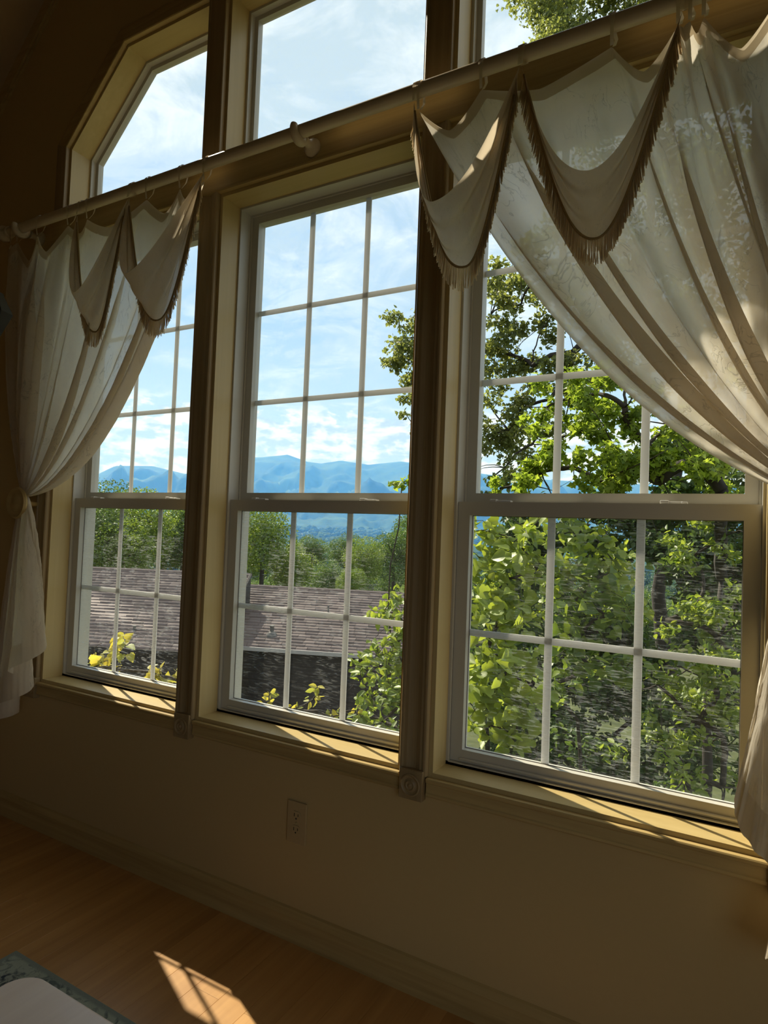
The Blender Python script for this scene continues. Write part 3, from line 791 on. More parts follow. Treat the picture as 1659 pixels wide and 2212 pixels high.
def swag(label, A, B, U, L, pu, pl, seed, fr=0.060, skew=0.0):
    """scooped swag between two tabs: upper scoop through U, fringed tip at L"""
    rr = np.random.default_rng(seed)
    A, B, U, L = map(np.array, (A, B, U, L))
    e = empty('swag_valance', tuple((A + B) / 2)); tag(e, label, 'valance')
    NU, NV = 120, 46
    u = np.linspace(0, 1, NU); rows = []
    uU = np.clip((U[0] - A[0]) / (B[0] - A[0]), 0.25, 0.75); uL = np.clip((L[0] - A[0]) / (B[0] - A[0]), 0.25, 0.75)
    for v in np.linspace(0, 1, NV):
        M = U * (1 - v) + L * v; p = pu * (1 - v) + pl * v; um = uU * (1 - v) + uL * v
        d = np.where(u < um, (um - u) / um, (u - um) / (1 - um))
        prof = 1 - np.abs(d) ** p                                     # 0 at the tabs, 1 at the lowest point
        prof = prof * 0.86 + 0.14 * (1 - d ** 2)
        base = A[None] * (1 - u)[:, None] + B[None] * u[:, None]
        P = base.copy()
        P[:, 2] += (M[2] - base[:, 2]) * prof
        P[:, 1] += (M[1] - base[:, 1]) * (1 - d ** 2.2) - 0.010 * np.sin(np.pi * v) * (1 - d ** 2)
        # the ends are gathered narrow, the sides of the scoop fall in
        P[:, 0] += (M[0] - P[:, 0]) * 0.10 * np.sin(np.pi * d) * v
        f = 0.011 * np.sin(2 * np.pi * (2.3 * v ** 1.2) + 0.6 * seed) * (0.25 + 0.75 * (d ** 0.8)) * (1 - d ** 6)
        P[:, 1] -= f; P[:, 2] += 0.25 * f
        rows.append(P)
    V = np.array(rows)
    uv = np.stack([np.tile(u, NV), np.repeat(np.linspace(0, 1, NV), NU) * 0.6], -1)
    me = np_mesh('swag', V.reshape(-1, 3), grid_faces(NV, NU), 'swag_cloth', smooth=True, uv=uv)
    link('swag', me, e)
    edge = V[-1]
    # cord along the lower edge
    MB().tube([tuple(p + np.array([0, -0.003, -0.001])) for p in edge[2:-2:2]], 0.0032, 6).build('cord', 'cord_gold', e, smooth=True)
    # fringe of hanging threads
    seg = np.linalg.norm(np.diff(edge, axis=0), axis=1); cum = np.concatenate([[0], np.cumsum(seg)]); n = int(cum[-1] / 0.0026)
    q = np.linspace(0.03, 0.97, n) * cum[-1]
    pt = np.stack([np.interp(q, cum, edge[:, k]) for k in range(3)], -1)
    ln = fr * (0.86 + 0.20 * rr.random(n)); wd = 0.0009 + 0.0005 * rr.random(n)
    sway = rr.normal(size=(n, 2)) * 0.0022
    fan = (pt[:, 0] - L[0]) * 0.05
    VV = []; FF = []
    off = [(-1, 0), (1, 0), (0, -1.4)]
    for lev, kz in enumerate((0.0, 0.5, 1.0)):
        c = pt + np.stack([sway[:, 0] * kz ** 2 + fan * kz, sway[:, 1] * kz ** 2 - 0.003, -ln * kz], -1)
        for (dx, dy) in off:
            VV.append(c + np.stack([dx * wd, dy * wd, np.zeros(n)], -1))
    VV = np.array(VV)                                                  # (9, n, 3)
    for lev in range(2):
        for a in range(3):
            b = (a + 1) % 3
            FF.append(np.stack([(lev * 3 + a) * n + np.arange(n), (lev * 3 + b) * n + np.arange(n), ((lev + 1) * 3 + b) * n + np.arange(n), ((lev + 1) * 3 + a) * n + np.arange(n)], -1))
    me = np_mesh('fringe', VV.reshape(-1, 3), np.concatenate(FF), 'fringe_thread', uv=np.zeros((9 * n, 2)))
    link('fringe', me, e, 'stuff')
    for p in (A, B): ribbon_loop('tab_loop', p[0], p[2] + 0.004, e, 0.013, p[1], 0.0)
    return e
zt = 2.425
swag('dim fringed swag nearest the left end of the curtain pole', (-2.245, -0.112, zt), (-1.955, -0.112, zt), (-2.125, -0.185, 2.08), (-2.071, -0.125, 1.945), 1.9, 2.3, 1)
swag('fringed swag on the left curtain beside the middle window', (-1.948, -0.112, zt), (-1.580, -0.112, zt), (-1.835, -0.195, 2.095), (-1.742, -0.128, 1.944), 1.9, 2.3, 2)
swag('narrow fringed swag at the left edge of the right curtain', (-0.793, -0.112, zt), (-0.498, -0.112, zt), (-0.690, -0.180, 2.090), (-0.604, -0.165, 1.915), 2.2, 2.2, 3)
swag('widest fringed swag with deep scoop on the right curtain', (-0.492, -0.112, zt), (-0.128, -0.112, zt), (-0.300, -0.195, 2.065), (-0.286, -0.185, 1.915), 2.0, 1.9, 4)

# ------------------------------------------------------------------ outlet, rug, table, lamp
ot = empty('wall_outlet', (-1.163, 0, 0.352)); tag(ot, 'beige double wall outlet below the middle window', 'outlet')
cx, cz = -1.163, 0.352
MB().box((cx - 0.036, -0.006, cz - 0.0625), (cx + 0.036, 0.0, cz + 0.0625), 0.0025).build('cover_plate', 'plate_plastic', ot)
for dz in (0.021, -0.021):
    mb = MB(); pts = []
    for k in range(24):
        th = 2 * math.pi * k / 24; x = 0.0170 * math.cos(th); z = 0.0170 * math.sin(th); z = max(-0.0135, min(0.0135, z))
        pts.append((cx + x, -0.006, cz + dz + z))
    mb.prism(pts, (0, -0.002, 0)); rc = mb.build('receptacle', 'plate_plastic', ot)
    MB().box((cx - 0.0082, -0.0083, cz + dz - 0.002), (cx - 0.0058, -0.0078, cz + dz + 0.008)).build('slot', 'slot_dark', rc)
    MB().box((cx + 0.0058, -0.0083, cz + dz - 0.001), (cx + 0.0080, -0.0078, cz + dz + 0.007)).build('slot', 'slot_dark', rc)
    MB().lathe([(0.0026, 0.0), (0.0026, 0.0005)], (cx, -0.0078, cz + dz - 0.0075), (0, -1, 0), 12).build('ground_hole', 'slot_dark', rc)
MB().lathe([(0.0035, 0.0), (0.003, 0.0012), (0.0005, 0.0015)], (cx, -0.006, cz), (0, -1, 0), 12).build('screw', 'plate_plastic', ot, smooth=True)

# rug
mb = MB(); mb.box((-1.79, -2.35, 0.0), (0.35, -0.475, 0.009), 0.003)
rug = mb.build('rug', 'rug_wool'); tag(rug, 'grey green and navy patterned rug on the wooden floor', 'rug')
nF = 700; q = RNG.random(nF)
# coffee table with rounded corners
def rrect(x0, y0, x1, y1, r, n=10):
    pts = []
    for cx_, cy_, a0 in ((x1 - r, y1 - r, 0), (x0 + r, y1 - r, 90), (x0 + r, y0 + r, 180), (x1 - r, y0 + r, 270)):
        for k in range(n + 1):
            a = math.radians(a0 + 90 * k / n); pts.append((cx_ + r * math.cos(a), cy_ + r * math.sin(a)))
    return pts
TZ = 0.42
tbl = empty('coffee_table', (-0.75, -1.25, 0.009)); tag(tbl, 'pale wooden coffee table with rounded corners standing on the rug', 'table')
def slab(poly, z0, z1, bev=0.004):
    bm = bmesh.new(); vs_ = [bm.verts.new((x, y, z0)) for x, y in poly]; fc = bm.faces.new(vs_)
    g = bmesh.ops.extrude_face_region(bm, geom=[fc]); bmesh.ops.translate(bm, verts=[v for v in g['geom'] if isinstance(v, bmesh.types.BMVert)], vec=(0, 0, z1 - z0))
    bmesh.ops.recalc_face_normals(bm, faces=bm.faces)
    ed = [e for e in bm.edges if abs(e.verts[0].co.z - e.verts[1].co.z) < 1e-6]
    bmesh.ops.bevel(bm, geom=ed, offset=bev, segments=2, profile=0.5, affect='EDGES'); bm.verts.index_update()
    m = MB(); m.quadmesh([v.co for v in bm.verts], [[v.index for v in fc.verts] for fc in bm.faces]); bm.free(); return m
TX0, TX1, TY0, TY1 = -1.125, -0.30, -1.55, -0.868
slab(rrect(TX0, TY0, TX1, TY1, 0.05), TZ - 0.026, TZ).build('table_top', 'table_wood', tbl)
slab(rrect(TX0 + 0.06, TY0 + 0.06, TX1 - 0.06, TY1 - 0.06, 0.02, 4), TZ - 0.10, TZ - 0.026, 0.002).build('apron', 'table_wood', tbl)
for x in (TX0 + 0.08, TX1 - 0.08):
    for y in (TY0 + 0.08, TY1 - 0.08):
        MB().prism([(x - 0.024, y - 0.024, TZ - 0.10), (x + 0.024, y - 0.024, TZ - 0.10), (x + 0.024, y + 0.024, TZ - 0.10), (x - 0.024, y + 0.024, TZ - 0.10)], (0, 0, -(TZ - 0.10 - 0.009))).build('leg', 'table_wood', tbl)

# floor lamp with a black lantern shade, its right edge in view at the left
lp = at_y(-24, 682, -0.40)
lx, ly, lz = lp
fl_l = empty('floor_lamp', (lx, ly, 0)); tag(fl_l, 'black floor lamp with lantern shade beside the left curtain', 'lamp')
MB().lathe([(0.13, 0.0), (0.13, 0.012), (0.10, 0.022), (0.02, 0.030), (0.011, 0.05)], (lx, ly, 0), (0, 0, 1), 28).build('base', 'lamp_black', fl_l, smooth='angle')
MB().tube([(lx, ly, 0.04), (lx, ly, lz - 0.08)], 0.010, 12).build('pole', 'lamp_black', fl_l, smooth='angle')
MB().lathe([(0.020, -0.085), (0.040, -0.065), (0.074, 0.010), (0.070, 0.018), (0.045, 0.070), (0.040, 0.082), (0.012, 0.088)], (lx, ly, lz), (0, 0, 1), 8).build('shade', 'lamp_black', fl_l)
MB().lathe([(0.010, 0.0), (0.012, 0.012), (0.004, 0.024), (0.001, 0.026)], (lx, ly, lz + 0.086), (0, 0, 1), 12).build('finial', 'lamp_black', fl_l, smooth=True)

exec_exterior = True
# ------------------------------------------------------------------ outside: land
def terrain_z(x, y):
    r = np.hypot(x, y + 1.6)
    return np.interp(r, [0, 4, 8, 14, 22, 40, 80, 150, 300, 700, 1200, 1700, 2400], [-3.3, -3.4, -3.8, -4.6, -5.6, -9, -14, -19, -24, -28, -20, 6, 60])
def ridge_el(az):
    return np.interp(az, [-75, -62, -57, -54.1, -52.6, -49.7, -47.0, -44.5, -42.5, -40.5, -38.3, -36.5, -35.2, -33.5, -31, -28, -24, -18, -8, 5, 25],
                     [3.4, 3.0, 3.2, 3.9, 4.8, 5.0, 4.5, 4.9, 6.2, 6.4, 6.75, 6.2, 6.1, 6.5, 6.2, 6.6, 6.2, 5.4, 5.0, 4.8, 4.5])
def build_land():
    az = np.radians(np.linspace(-80, 60, 160)); rr = np.geomspace(2.2, 1500, 90)
    A, R_ = np.meshgrid(az, rr, indexing='ij')
    X = np.sin(A) * R_; Y = -1.6 + np.cos(A) * R_
    Z = terrain_z(X, Y) + (fbm2(X / 9, Y / 9, 4, 3) - 0.5) * np.clip(R_ / 40, 0.1, 3)
    me = np_mesh('ground', np.stack([X, Y, Z], -1).reshape(-1, 3), grid_faces(160, 90), 'ground_soil', smooth=True)
    keep = link('ground', me, None, 'structure')
    # mountains: three successive ridge lines, the last the tallest
    az = np.linspace(-78, 30, 420); rr = np.linspace(1400, 3300, 120)
    A, R_ = np.meshgrid(np.radians(az), rr, indexing='ij')
    X = np.sin(A) * R_; Y = -1.6 + np.cos(A) * R_
    t = (R_ - 1400) / 1900
    top = np.tan(np.radians(ridge_el(np.degrees(A)))) * 3000 + 1.2
    base = -20 + (top + 20) * np.clip(t / 0.84, 0, 1) ** 1.7
    rid = fbm2(X / 330 + 7, Y / 330 + 3, 5, 21, True)
    Z = base + (rid - 0.62) * 360 * np.clip(t * 2.2, 0, 1) * np.clip((0.84 - t) * 3.5, 0.03, 1)
    Z = np.where(t > 0.84, np.minimum(Z, top) - (t - 0.84) * 900, Z)
    me = np_mesh('mountains', np.stack([X, Y, Z], -1).reshape(-1, 3), grid_faces(420, 120), 'mountain_forest', smooth=True)
    link('mountains', me, None, 'structure')
build_land()

# ------------------------------------------------------------------ leaves and trees
LEAF_SHAPES = {}
def shape(name, right):
    """half outline of a leaf from base to tip: (along, across)"""
    n = len(right)
    pts = [(0, 0, 0)]                                    # base
    V = [(0.0, 0.0)] + right + [(1.0, 0.0)]
    LEAF_SHAPES[name] = V
shape('diamond', [(0.45, 0.28)])
shape('oval', [(0.22, 0.22), (0.52, 0.29), (0.80, 0.16)])
shape('heart', [(-0.10, 0.20), (0.02, 0.42), (0.32, 0.47), (0.66, 0.27)])
shape('lobed', [(0.10, 0.20), (0.18, 0.46), (0.40, 0.22), (0.52, 0.40), (0.74, 0.14)])
def leaves_np(C, size, shp, normal_bias=(0, 0, 0.8), spread=0.9, rng=RNG, axis=None):
    """returns V, F, var for N leaves: two folded halves each, as one fan"""
    N = len(C); sh = LEAF_SHAPES[shp]; k = len(sh)
    nrm = rng.normal(size=(N, 3)) * spread + np.array(normal_bias); nrm /= np.linalg.norm(nrm, axis=1)[:, None]
    d = rng.normal(size=(N, 3)) + np.array([0, 0, -0.45])
    if axis is not None: d = d * 0.7 + axis
    d -= nrm * (d * nrm).sum(1)[:, None]; d /= np.linalg.norm(d, axis=1)[:, None] + 1e-9
    s = np.cross(nrm, d)
    size = np.broadcast_to(size, (N,)) * (0.72 + 0.5 * rng.random(N))
    fold = 0.18 + 0.25 * rng.random(N)
    cols = []
    out = [(a, w) for a, w in sh] + [(a, -w) for a, w in sh[-2:0:-1]]
    for a, w in out:
        droop = -0.18 * a * a
        cols.append(C + size[:, None] * (d * a + s * w + nrm * (abs(w) * fold + droop)[:, None]))
    V = np.stack(cols, 1)                               # (N, m, 3)
    m = len(out); b = np.arange(N)[:, None] * m
    if k == 3:                                          # diamond: two triangles -> stored as quads folded
        F = b + np.array([[0, 1, 2, 3]])
        F = np.concatenate([b + np.array([[0, 1, 2]]), b + np.array([[0, 2, 3]])])
    else:
        tri = []
        # right half fan from base, left half fan from base
        for j in range(1, k - 1): tri.append((0, j, j + 1))
        tip = k - 1
        for j in range(tip, m - 1): tri.append((0, j, j + 1))
        F = np.concatenate([b + np.array([t]) for t in tri])
    var = np.repeat(rng.random(N), m)
    return V.reshape(-1, 3), F, var
def leaf_object(name, C, size, shp, mat, parent, kind='stuff', **kw):
    V, F, var = leaves_np(np.asarray(C, float), size, shp, **kw)
    me = np_mesh(name, V, F, mat, var); return link(name, me, parent, kind)
def limb(mb, a, b, r0, r1, bend=0.15, n=7, rng=RNG, seg=6):
    a, b = np.array(a, float), np.array(b, float); L = np.linalg.norm(b - a)
    k = rng.normal(size=3) * L * bend; k[2] = abs(k[2])
    P = []
    for t in np.linspace(0, 1, n):
        p = a * (1 - t) + b * t + k * math.sin(math.pi * t) * 0.5 + (rng.normal(size=3) * L * 0.012 if 0 < t < 1 else 0)
        P.append(p)
    mb.tube([tuple(p) for p in P], [r0 + (r1 - r0) * t for t in np.linspace(0, 1, n)], seg)
    return np.array(P)
def cluster(c, rad, n, flat=0.7, rng=RNG):
    d = rng.normal(size=(n, 3)); d /= np.linalg.norm(d, axis=1)[:, None]
    r_ = rng.random(n) ** 0.55
    p = d * r_[:, None] * rad; p[:, 2] *= flat
    return np.array(c) + p

def network(mb, seeds, nodes, r_tip, bend, rg, seg=5, r_max=1.0):
    """join every node to the nearest node already joined, thicker where more hangs on it; returns limb paths"""
    seeds = [np.array(p) for p in seeds]; root = seeds[0]
    nodes = [np.array(p) for p in nodes]
    order = sorted(range(len(nodes)), key=lambda i: min(np.linalg.norm(nodes[i] - s_) for s_ in seeds))
    par = {}; done = []
    for i in order:
        cand = [(np.linalg.norm(nodes[i] - s_) * 1.0, ('s', k)) for k, s_ in enumerate(seeds)] + [(np.linalg.norm(nodes[i] - nodes[j]) * 1.12 + 0.02 * np.linalg.norm(nodes[j] - root), ('n', j)) for j in done]
        par[i] = min(cand)[1]; done.append(i)
    w = {i: 1 for i in order}
    for i in reversed(order):
        if par[i][0] == 'n': w[par[i][1]] += w[i]
    paths = []
    for i in order:
        a = seeds[par[i][1]] if par[i][0] == 's' else nodes[par[i][1]]
        r0 = min(r_max, r_tip * (w[i] + 0.6) ** 0.55); r1 = min(r_max, r_tip * max(0.6, (w[i] - 1)) ** 0.55)
        paths.append(limb(mb, a, nodes[i], r0, r1, bend, 7, rg, seg))
    return paths
def broad_tree(name, label, base, clusters, per, leaf, shp, mat, trunk_r, cat='tree', fork=None, group=None, twigs=2, rng_seed=1, flat=0.7, tip=0.010):
    """trunk and limbs reaching every leaf cluster; clusters = [(centre, radius)]"""
    rg = np.random.default_rng(rng_seed)
    e = empty(name, tuple(base)); tag(e, label, cat, group)
    fork = np.array(fork if fork is not None else (base[0], base[1], base[2] + 3))
    mb = MB(); tr = limb(mb, base, fork, trunk_r, trunk_r * 0.22, 0.05, 9, rg, 10); mb.build('trunk', 'bark', e, smooth=True)
    pts = []; mbb = MB()
    paths = network(mbb, tr[4:], [c for c, _ in clusters], tip, 0.16, rg, 6, trunk_r * 0.6)
    for c, rad in clusters:
        c = np.array(c)
        for _ in range(twigs):
            q = c + rg.normal(size=3) * rad * 0.6; limb(mbb, c, q, tip * 0.7, tip * 0.25, 0.15, 5, rg, 4)
        n = int(per * rad * rad)
        # sub-clumps give the crown its ragged outline
        for _ in range(max(4, int(9 * rad))):
            cc = c + rg.normal(size=3) * rad * np.array([0.55, 0.55, 0.55 * flat])
            pts.append(cluster(cc, rad * 0.40, max(4, n // max(4, int(9 * rad))), flat, rg))
    mbb.build('branches', 'bark', e, smooth=True)
    leaf_object('foliage', np.concatenate(pts), leaf, shp, mat, e, rng=rg)
    return e

def near_shrub(name, label, base, sprays, n_big, leaf, shp, mat, extra, seed, group=None, bias=(0.25, -0.45, 0.7), filler=None):
    """shrub seen leaf by leaf: the nearest leaves are objects, the rest one part.
    sprays = [(tip, radius)]"""
    rg = np.random.default_rng(seed)
    e = empty(name, tuple(base)); tag(e, label, 'shrub', group)
    mb = MB(); C = []; AX = []
    mid = np.mean([np.array(t_) for t_, _ in sprays], axis=0); root = np.array(base)
    top = root * 0.45 + mid * 0.55
    network(mb, [root + (top - root) * k for k in (0.0, 0.5, 1.0)], [top] + [t_ for t_, _ in sprays], 0.0035, 0.12, rg, 5)
    for tip, rad in sprays:
        for _ in range(3):
            q = np.array(tip) + rg.normal(size=3) * rad * np.array([0.8, 0.7, 0.6]); limb(mb, np.array(tip), q, 0.0028, 0.0012, 0.2, 5, rg, 4)
        m = int(extra * rad * rad) + 8
        C.append(cluster(tip, rad, m, 0.85, rg))
    mb.build('stems', 'bark', e, smooth=True)
    C = np.concatenate(C)
    dist = np.linalg.norm(C - CAM_LOC, axis=1); order = np.argsort(dist)
    # individual leaves: shared mesh variants, turned towards the light
    variants = []
    for v in range(4):
        V, F, var = leaves_np(np.zeros((1, 3)), 1.0, shp, (0, 0, 4), 0.3, rg)
        variants.append(np_mesh('leaf', V, F, mat, var))
    big = C[order[:n_big]]
    for p in big:
        o = bpy.data.objects.new('leaf', variants[rg.integers(4)]); COL.objects.link(o)
        nrm = Vector(rg.normal(size=3) * 0.6 + np.array(bias)).normalized()
        o.rotation_mode = 'QUATERNION'; q = nrm.to_track_quat('Z', 'Y'); 
        from mathutils import Quaternion
        o.rotation_quaternion = q @ Quaternion((0, 0, 1), rg.random() * 6.28)
        s = leaf * (0.65 + 0.7 * rg.random()); o.scale = (s, s, s); o.location = tuple(p)
        o.parent = e; o.matrix_parent_inverse = world_of(e).inverted()
    if len(C) > n_big:
        leaf_object('foliage', C[order[n_big:]], leaf, shp, mat, e, rng=rg, normal_bias=bias, spread=0.6)
    return e

def sub(c, r, n, rng, sp=(1, 1, 1)):
    return [tuple(np.array(c) + rng.normal(size=3) * r * np.array(sp)) for _ in range(n)]
rg = np.random.default_rng(42)

# --- oak beyond the right window: limbs reach left across the sky
oak_cl = []
for (px, py, d, rad) in ((850, 730, 10.5, .42), (880, 780, 10.4, .42), (905, 730, 10.3, .5), (890, 840, 10.2, .30), (895, 920, 10.0, .22), (935, 770, 10.2, .6),
                         (1075, 620, 9.8, .42), (1060, 680, 9.6, .34), (1125, 660, 9.6, .4), (1050, 760, 9.4, .5), (1110, 770, 9.3, .42), (1150, 790, 9.2, .4), (1180, 700, 9.2, .42), (1165, 600, 9.4, .45),
                         (1060, 880, 9.0, .45), (1100, 930, 8.8, .45), (1060, 960, 8.8, .35), (1130, 880, 8.7, .3), (1150, 960, 8.6, .4), (1090, 1010, 8.5, .3), (1060, 1040, 8.4, .25), (1190, 860, 8.6, .3),
                         (1240, 760, 9, .5), (1300, 700, 9, .6), (1250, 620, 9.4, .6), (1330, 560, 9.5, .7), (1420, 650, 9.2, .7), (1500, 560, 9.4, .8), (1400, 760, 9, .6), (1560, 720, 9, .8), (1250, 520, 9.8, .7),
                         (1180, 30, 10.5, .6), (1240, 60, 10.3, .6), (1300, 20, 10.3, .7), (1210, -50, 10.8, .8), (1360, -20, 10.2, .7), (1420, 20, 10, .6), (1170, 110, 10.4, .4), (1480, -60, 10, .9), (1330, -120, 10.5, 1.0), (1560, 60, 10, .9),
                         (1550, 300, 9.8, 1.0), (1450, 250, 10, .9), (1620, 450, 9.5, 1.0), (1380, 400, 10, .9), (1280, 300, 10.2, .7), (1220, 200, 10.3, .6)):
    oak_cl.append((at_d(px, py, d), rad))
ob = at_d(1500, 1150, 9.6); ob[2] = -4.0
broad_tree('oak_tree', 'tall oak with dark limbs spreading behind the right curtain', ob, [(c_, r_ * 1.25) for c_, r_ in oak_cl], 1900, 0.068, 'lobed', 'leaf_oak', 0.17, fork=(ob[0] - 0.2, ob[1], 3.4), rng_seed=5)

# --- maple with backlit yellow-green leaves, nearer the right window
mp = []
for (px, py, d, rad) in ((1180, 880, 5.4, .18), (1230, 860, 5.3, .24), (1290, 850, 5.2, .26), (1350, 880, 5.0, .24), (1270, 930, 5.0, .26), (1200, 950, 5.2, .2), (1330, 970, 4.9, .26), (1240, 1010, 4.9, .24),
                         (1170, 1020, 5.0, .18), (1400, 960, 5.1, .26), (1420, 1040, 5.0, .26), (1300, 1040, 4.8, .24), (1500, 1000, 5.1, .3), (1130, 1050, 5.0, .16), (1080, 1055, 5.0, .12), (1560, 1060, 5.0, .3), (1470, 920, 5.3, .3), (1360, 820, 5.4, .26)):
    mp.append((at_d(px, py, d), rad))
mb_ = at_d(1560, 1200, 5.6); mb_[2] = -3.6
broad_tree('maple_tree', 'young maple with glowing yellow green leaves outside the right window', mb_, [(c_, r_ * 1.12) for c_, r_ in mp], 3200, 0.060, 'lobed', 'leaf_maple', 0.075, fork=(mb_[0], mb_[1], 1.0), rng_seed=9)

# --- undergrowth behind the shrubs, right window
def thicket(name, label, spots, base, per, leaf, shp, mat, tr, seed):
    return broad_tree(name, label, base, [(at_d(px, py, d), rad) for px, py, d, rad in spots], per, leaf, shp, mat, tr, rng_seed=seed, fork=(base[0], base[1], base[2] + 2.0))
b_ = at_d(1500, 1700, 7.5); b_[2] = -3.8
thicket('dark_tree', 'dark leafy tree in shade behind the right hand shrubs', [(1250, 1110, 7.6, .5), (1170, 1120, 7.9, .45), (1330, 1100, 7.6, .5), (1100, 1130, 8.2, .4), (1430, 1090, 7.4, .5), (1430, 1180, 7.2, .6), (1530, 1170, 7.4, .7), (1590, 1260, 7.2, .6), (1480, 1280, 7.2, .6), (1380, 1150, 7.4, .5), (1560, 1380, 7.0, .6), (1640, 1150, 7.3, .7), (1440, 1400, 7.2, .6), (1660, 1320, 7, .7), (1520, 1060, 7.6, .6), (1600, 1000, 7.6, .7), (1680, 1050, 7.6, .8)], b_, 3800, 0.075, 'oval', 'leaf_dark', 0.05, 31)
b_ = at_d(1300, 1700, 7.8); b_[2] = -3.8
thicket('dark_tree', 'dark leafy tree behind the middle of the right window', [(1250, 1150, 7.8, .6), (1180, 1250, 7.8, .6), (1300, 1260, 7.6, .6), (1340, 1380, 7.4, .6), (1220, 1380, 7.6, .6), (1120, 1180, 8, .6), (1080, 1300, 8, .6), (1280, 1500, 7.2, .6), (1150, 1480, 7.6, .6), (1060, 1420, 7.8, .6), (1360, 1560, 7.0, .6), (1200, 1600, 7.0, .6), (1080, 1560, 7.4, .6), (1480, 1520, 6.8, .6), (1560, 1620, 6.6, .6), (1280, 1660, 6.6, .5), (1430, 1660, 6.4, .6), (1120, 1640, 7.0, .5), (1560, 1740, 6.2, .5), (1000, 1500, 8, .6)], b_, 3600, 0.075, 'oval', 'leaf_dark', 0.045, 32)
b_ = at_d(1450, 1900, 5.0); b_[2] = -3.6
thicket('young_tree', 'mid green sapling low in the right corner of the right window', [(1440, 1340, 4.9, .28), (1500, 1330, 5.0, .28), (1550, 1380, 4.9, .26), (1470, 1440, 4.6, .28), (1540, 1470, 4.6, .26), (1420, 1480, 4.6, .24), (1500, 1560, 4.5, .26), (1560, 1590, 4.5, .24), (1420, 1600, 4.4, .24), (1480, 1680, 4.3, .22), (1560, 1700, 4.3, .2), (1600, 1450, 4.7, .3), (1590, 1300, 4.9, .3), (1500, 1200, 5.2, .24), (1560, 1160, 5.3, .24)], b_, 2600, 0.055, 'oval', 'leaf_bush', 0.03, 33)

# --- near shrubs seen leaf by leaf
def spots(L): return [(at_d(px, py, d), rad) for px, py, d, rad in L]
b_ = at_d(1090, 1900, 3.9); b_[2] = -3.4
near_shrub('leafy_shrub', 'bright heart leaved shrub against the left panes of the right window', b_,
           spots([(1060, 1150, 4.0, .17), (1110, 1170, 3.9, .17), (1150, 1150, 4.0, .15), (1050, 1220, 3.9, .18), (1100, 1250, 3.8, .2), (1160, 1230, 3.9, .16), (1040, 1300, 3.8, .15), (1090, 1330, 3.7, .2), (1140, 1320, 3.8, .16),
                  (1050, 1420, 3.6, .17), (1110, 1430, 3.6, .18), (1060, 1500, 3.5, .17), (1130, 1520, 3.5, .16), (1050, 1570, 3.5, .14), (1110, 1590, 3.4, .12)]),
           290, 0.064, 'heart', 'leaf_bush', 1500, 51)
b_ = at_d(1280, 1900, 4.6); b_[2] = -3.5
near_shrub('leafy_shrub', 'yellow green shrub behind the middle panes of the right window', b_,
           spots([(1230, 1150, 4.8, .2), (1300, 1180, 4.7, .22), (1220, 1230, 4.6, .22), (1280, 1260, 4.6, .24), (1340, 1230, 4.8, .2), (1230, 1310, 4.5, .2), (1310, 1330, 4.5, .24), (1360, 1320, 4.6, .16), (1200, 1480, 4.3, .18), (1280, 1440, 4.4, .18), (1350, 1450, 4.4, .15), (1230, 1400, 4.4, .15)]),
           260, 0.066, 'heart', 'leaf_bush', 1300, 52)
b_ = at_d(830, 1800, 4.6); b_[2] = -3.5
near_shrub('leafy_shrub', 'pale green shrub leaning over the roof in the middle window', b_,
           spots([(855, 1290, 5.0, .12), (830, 1320, 4.9, .14), (870, 1340, 4.8, .16), (850, 1390, 4.7, .16), (810, 1420, 4.6, .16), (870, 1430, 4.6, .17), (780, 1440, 4.6, .12), (840, 1480, 4.4, .17), (870, 1520, 4.3, .17), (800, 1510, 4.4, .12), (830, 1560, 4.2, .15), (780, 1550, 4.2, .10), (900, 1380, 4.8, .2), (900, 1480, 4.5, .2), (880, 1590, 4.1, .16), (930, 1550, 4.3, .2)]),
           290, 0.066, 'oval', 'leaf_bush', 2200, 53)
b_ = at_d(250, 1700, 3.6); b_[2] = -3.4
near_shrub('creeper', 'yellowing creeper at the lower left pane of the left window', b_,
           spots([(215, 1430, 3.5, .08), (250, 1410, 3.5, .09), (262, 1390, 3.5, .05), (235, 1440, 3.4, .08), (200, 1445, 3.4, .06), (350, 1462, 3.3, .07), (380, 1470, 3.3, .07), (330, 1455, 3.3, .05)]),
           48, 0.046, 'heart', 'leaf_yellow', 500, 54)
b_ = at_d(640, 1800, 3.4); b_[2] = -3.4
near_shrub('creeper', 'sparse yellow sprigs against the dark house wall in the middle window', b_,
           spots([(582, 1500, 3.4, .035), (580, 1525, 3.4, .04), (686, 1485, 3.4, .03), (676, 1510, 3.4, .03), (640, 1530, 3.3, .03), (620, 1545, 3.3, .04), (712, 1550, 3.3, .045), (735, 1545, 3.3, .04), (770, 1535, 3.3, .05)]),
           40, 0.042, 'oval', 'leaf_yellow', 400, 55)

# maple spray crossing the mountains at the right of the middle window
b_ = at_d(905, 1120, 5.2); b_[2] = -3.5
near_shrub('sapling', 'single compound leaf spray crossing the mountains at the middle window', b_, spots([(868, 1047, 5.0, .05), (885, 1044, 5.0, .05), (850, 1047, 5.0, .04)]), 60, 0.055, 'oval', 'leaf_maple', 4000, 56)

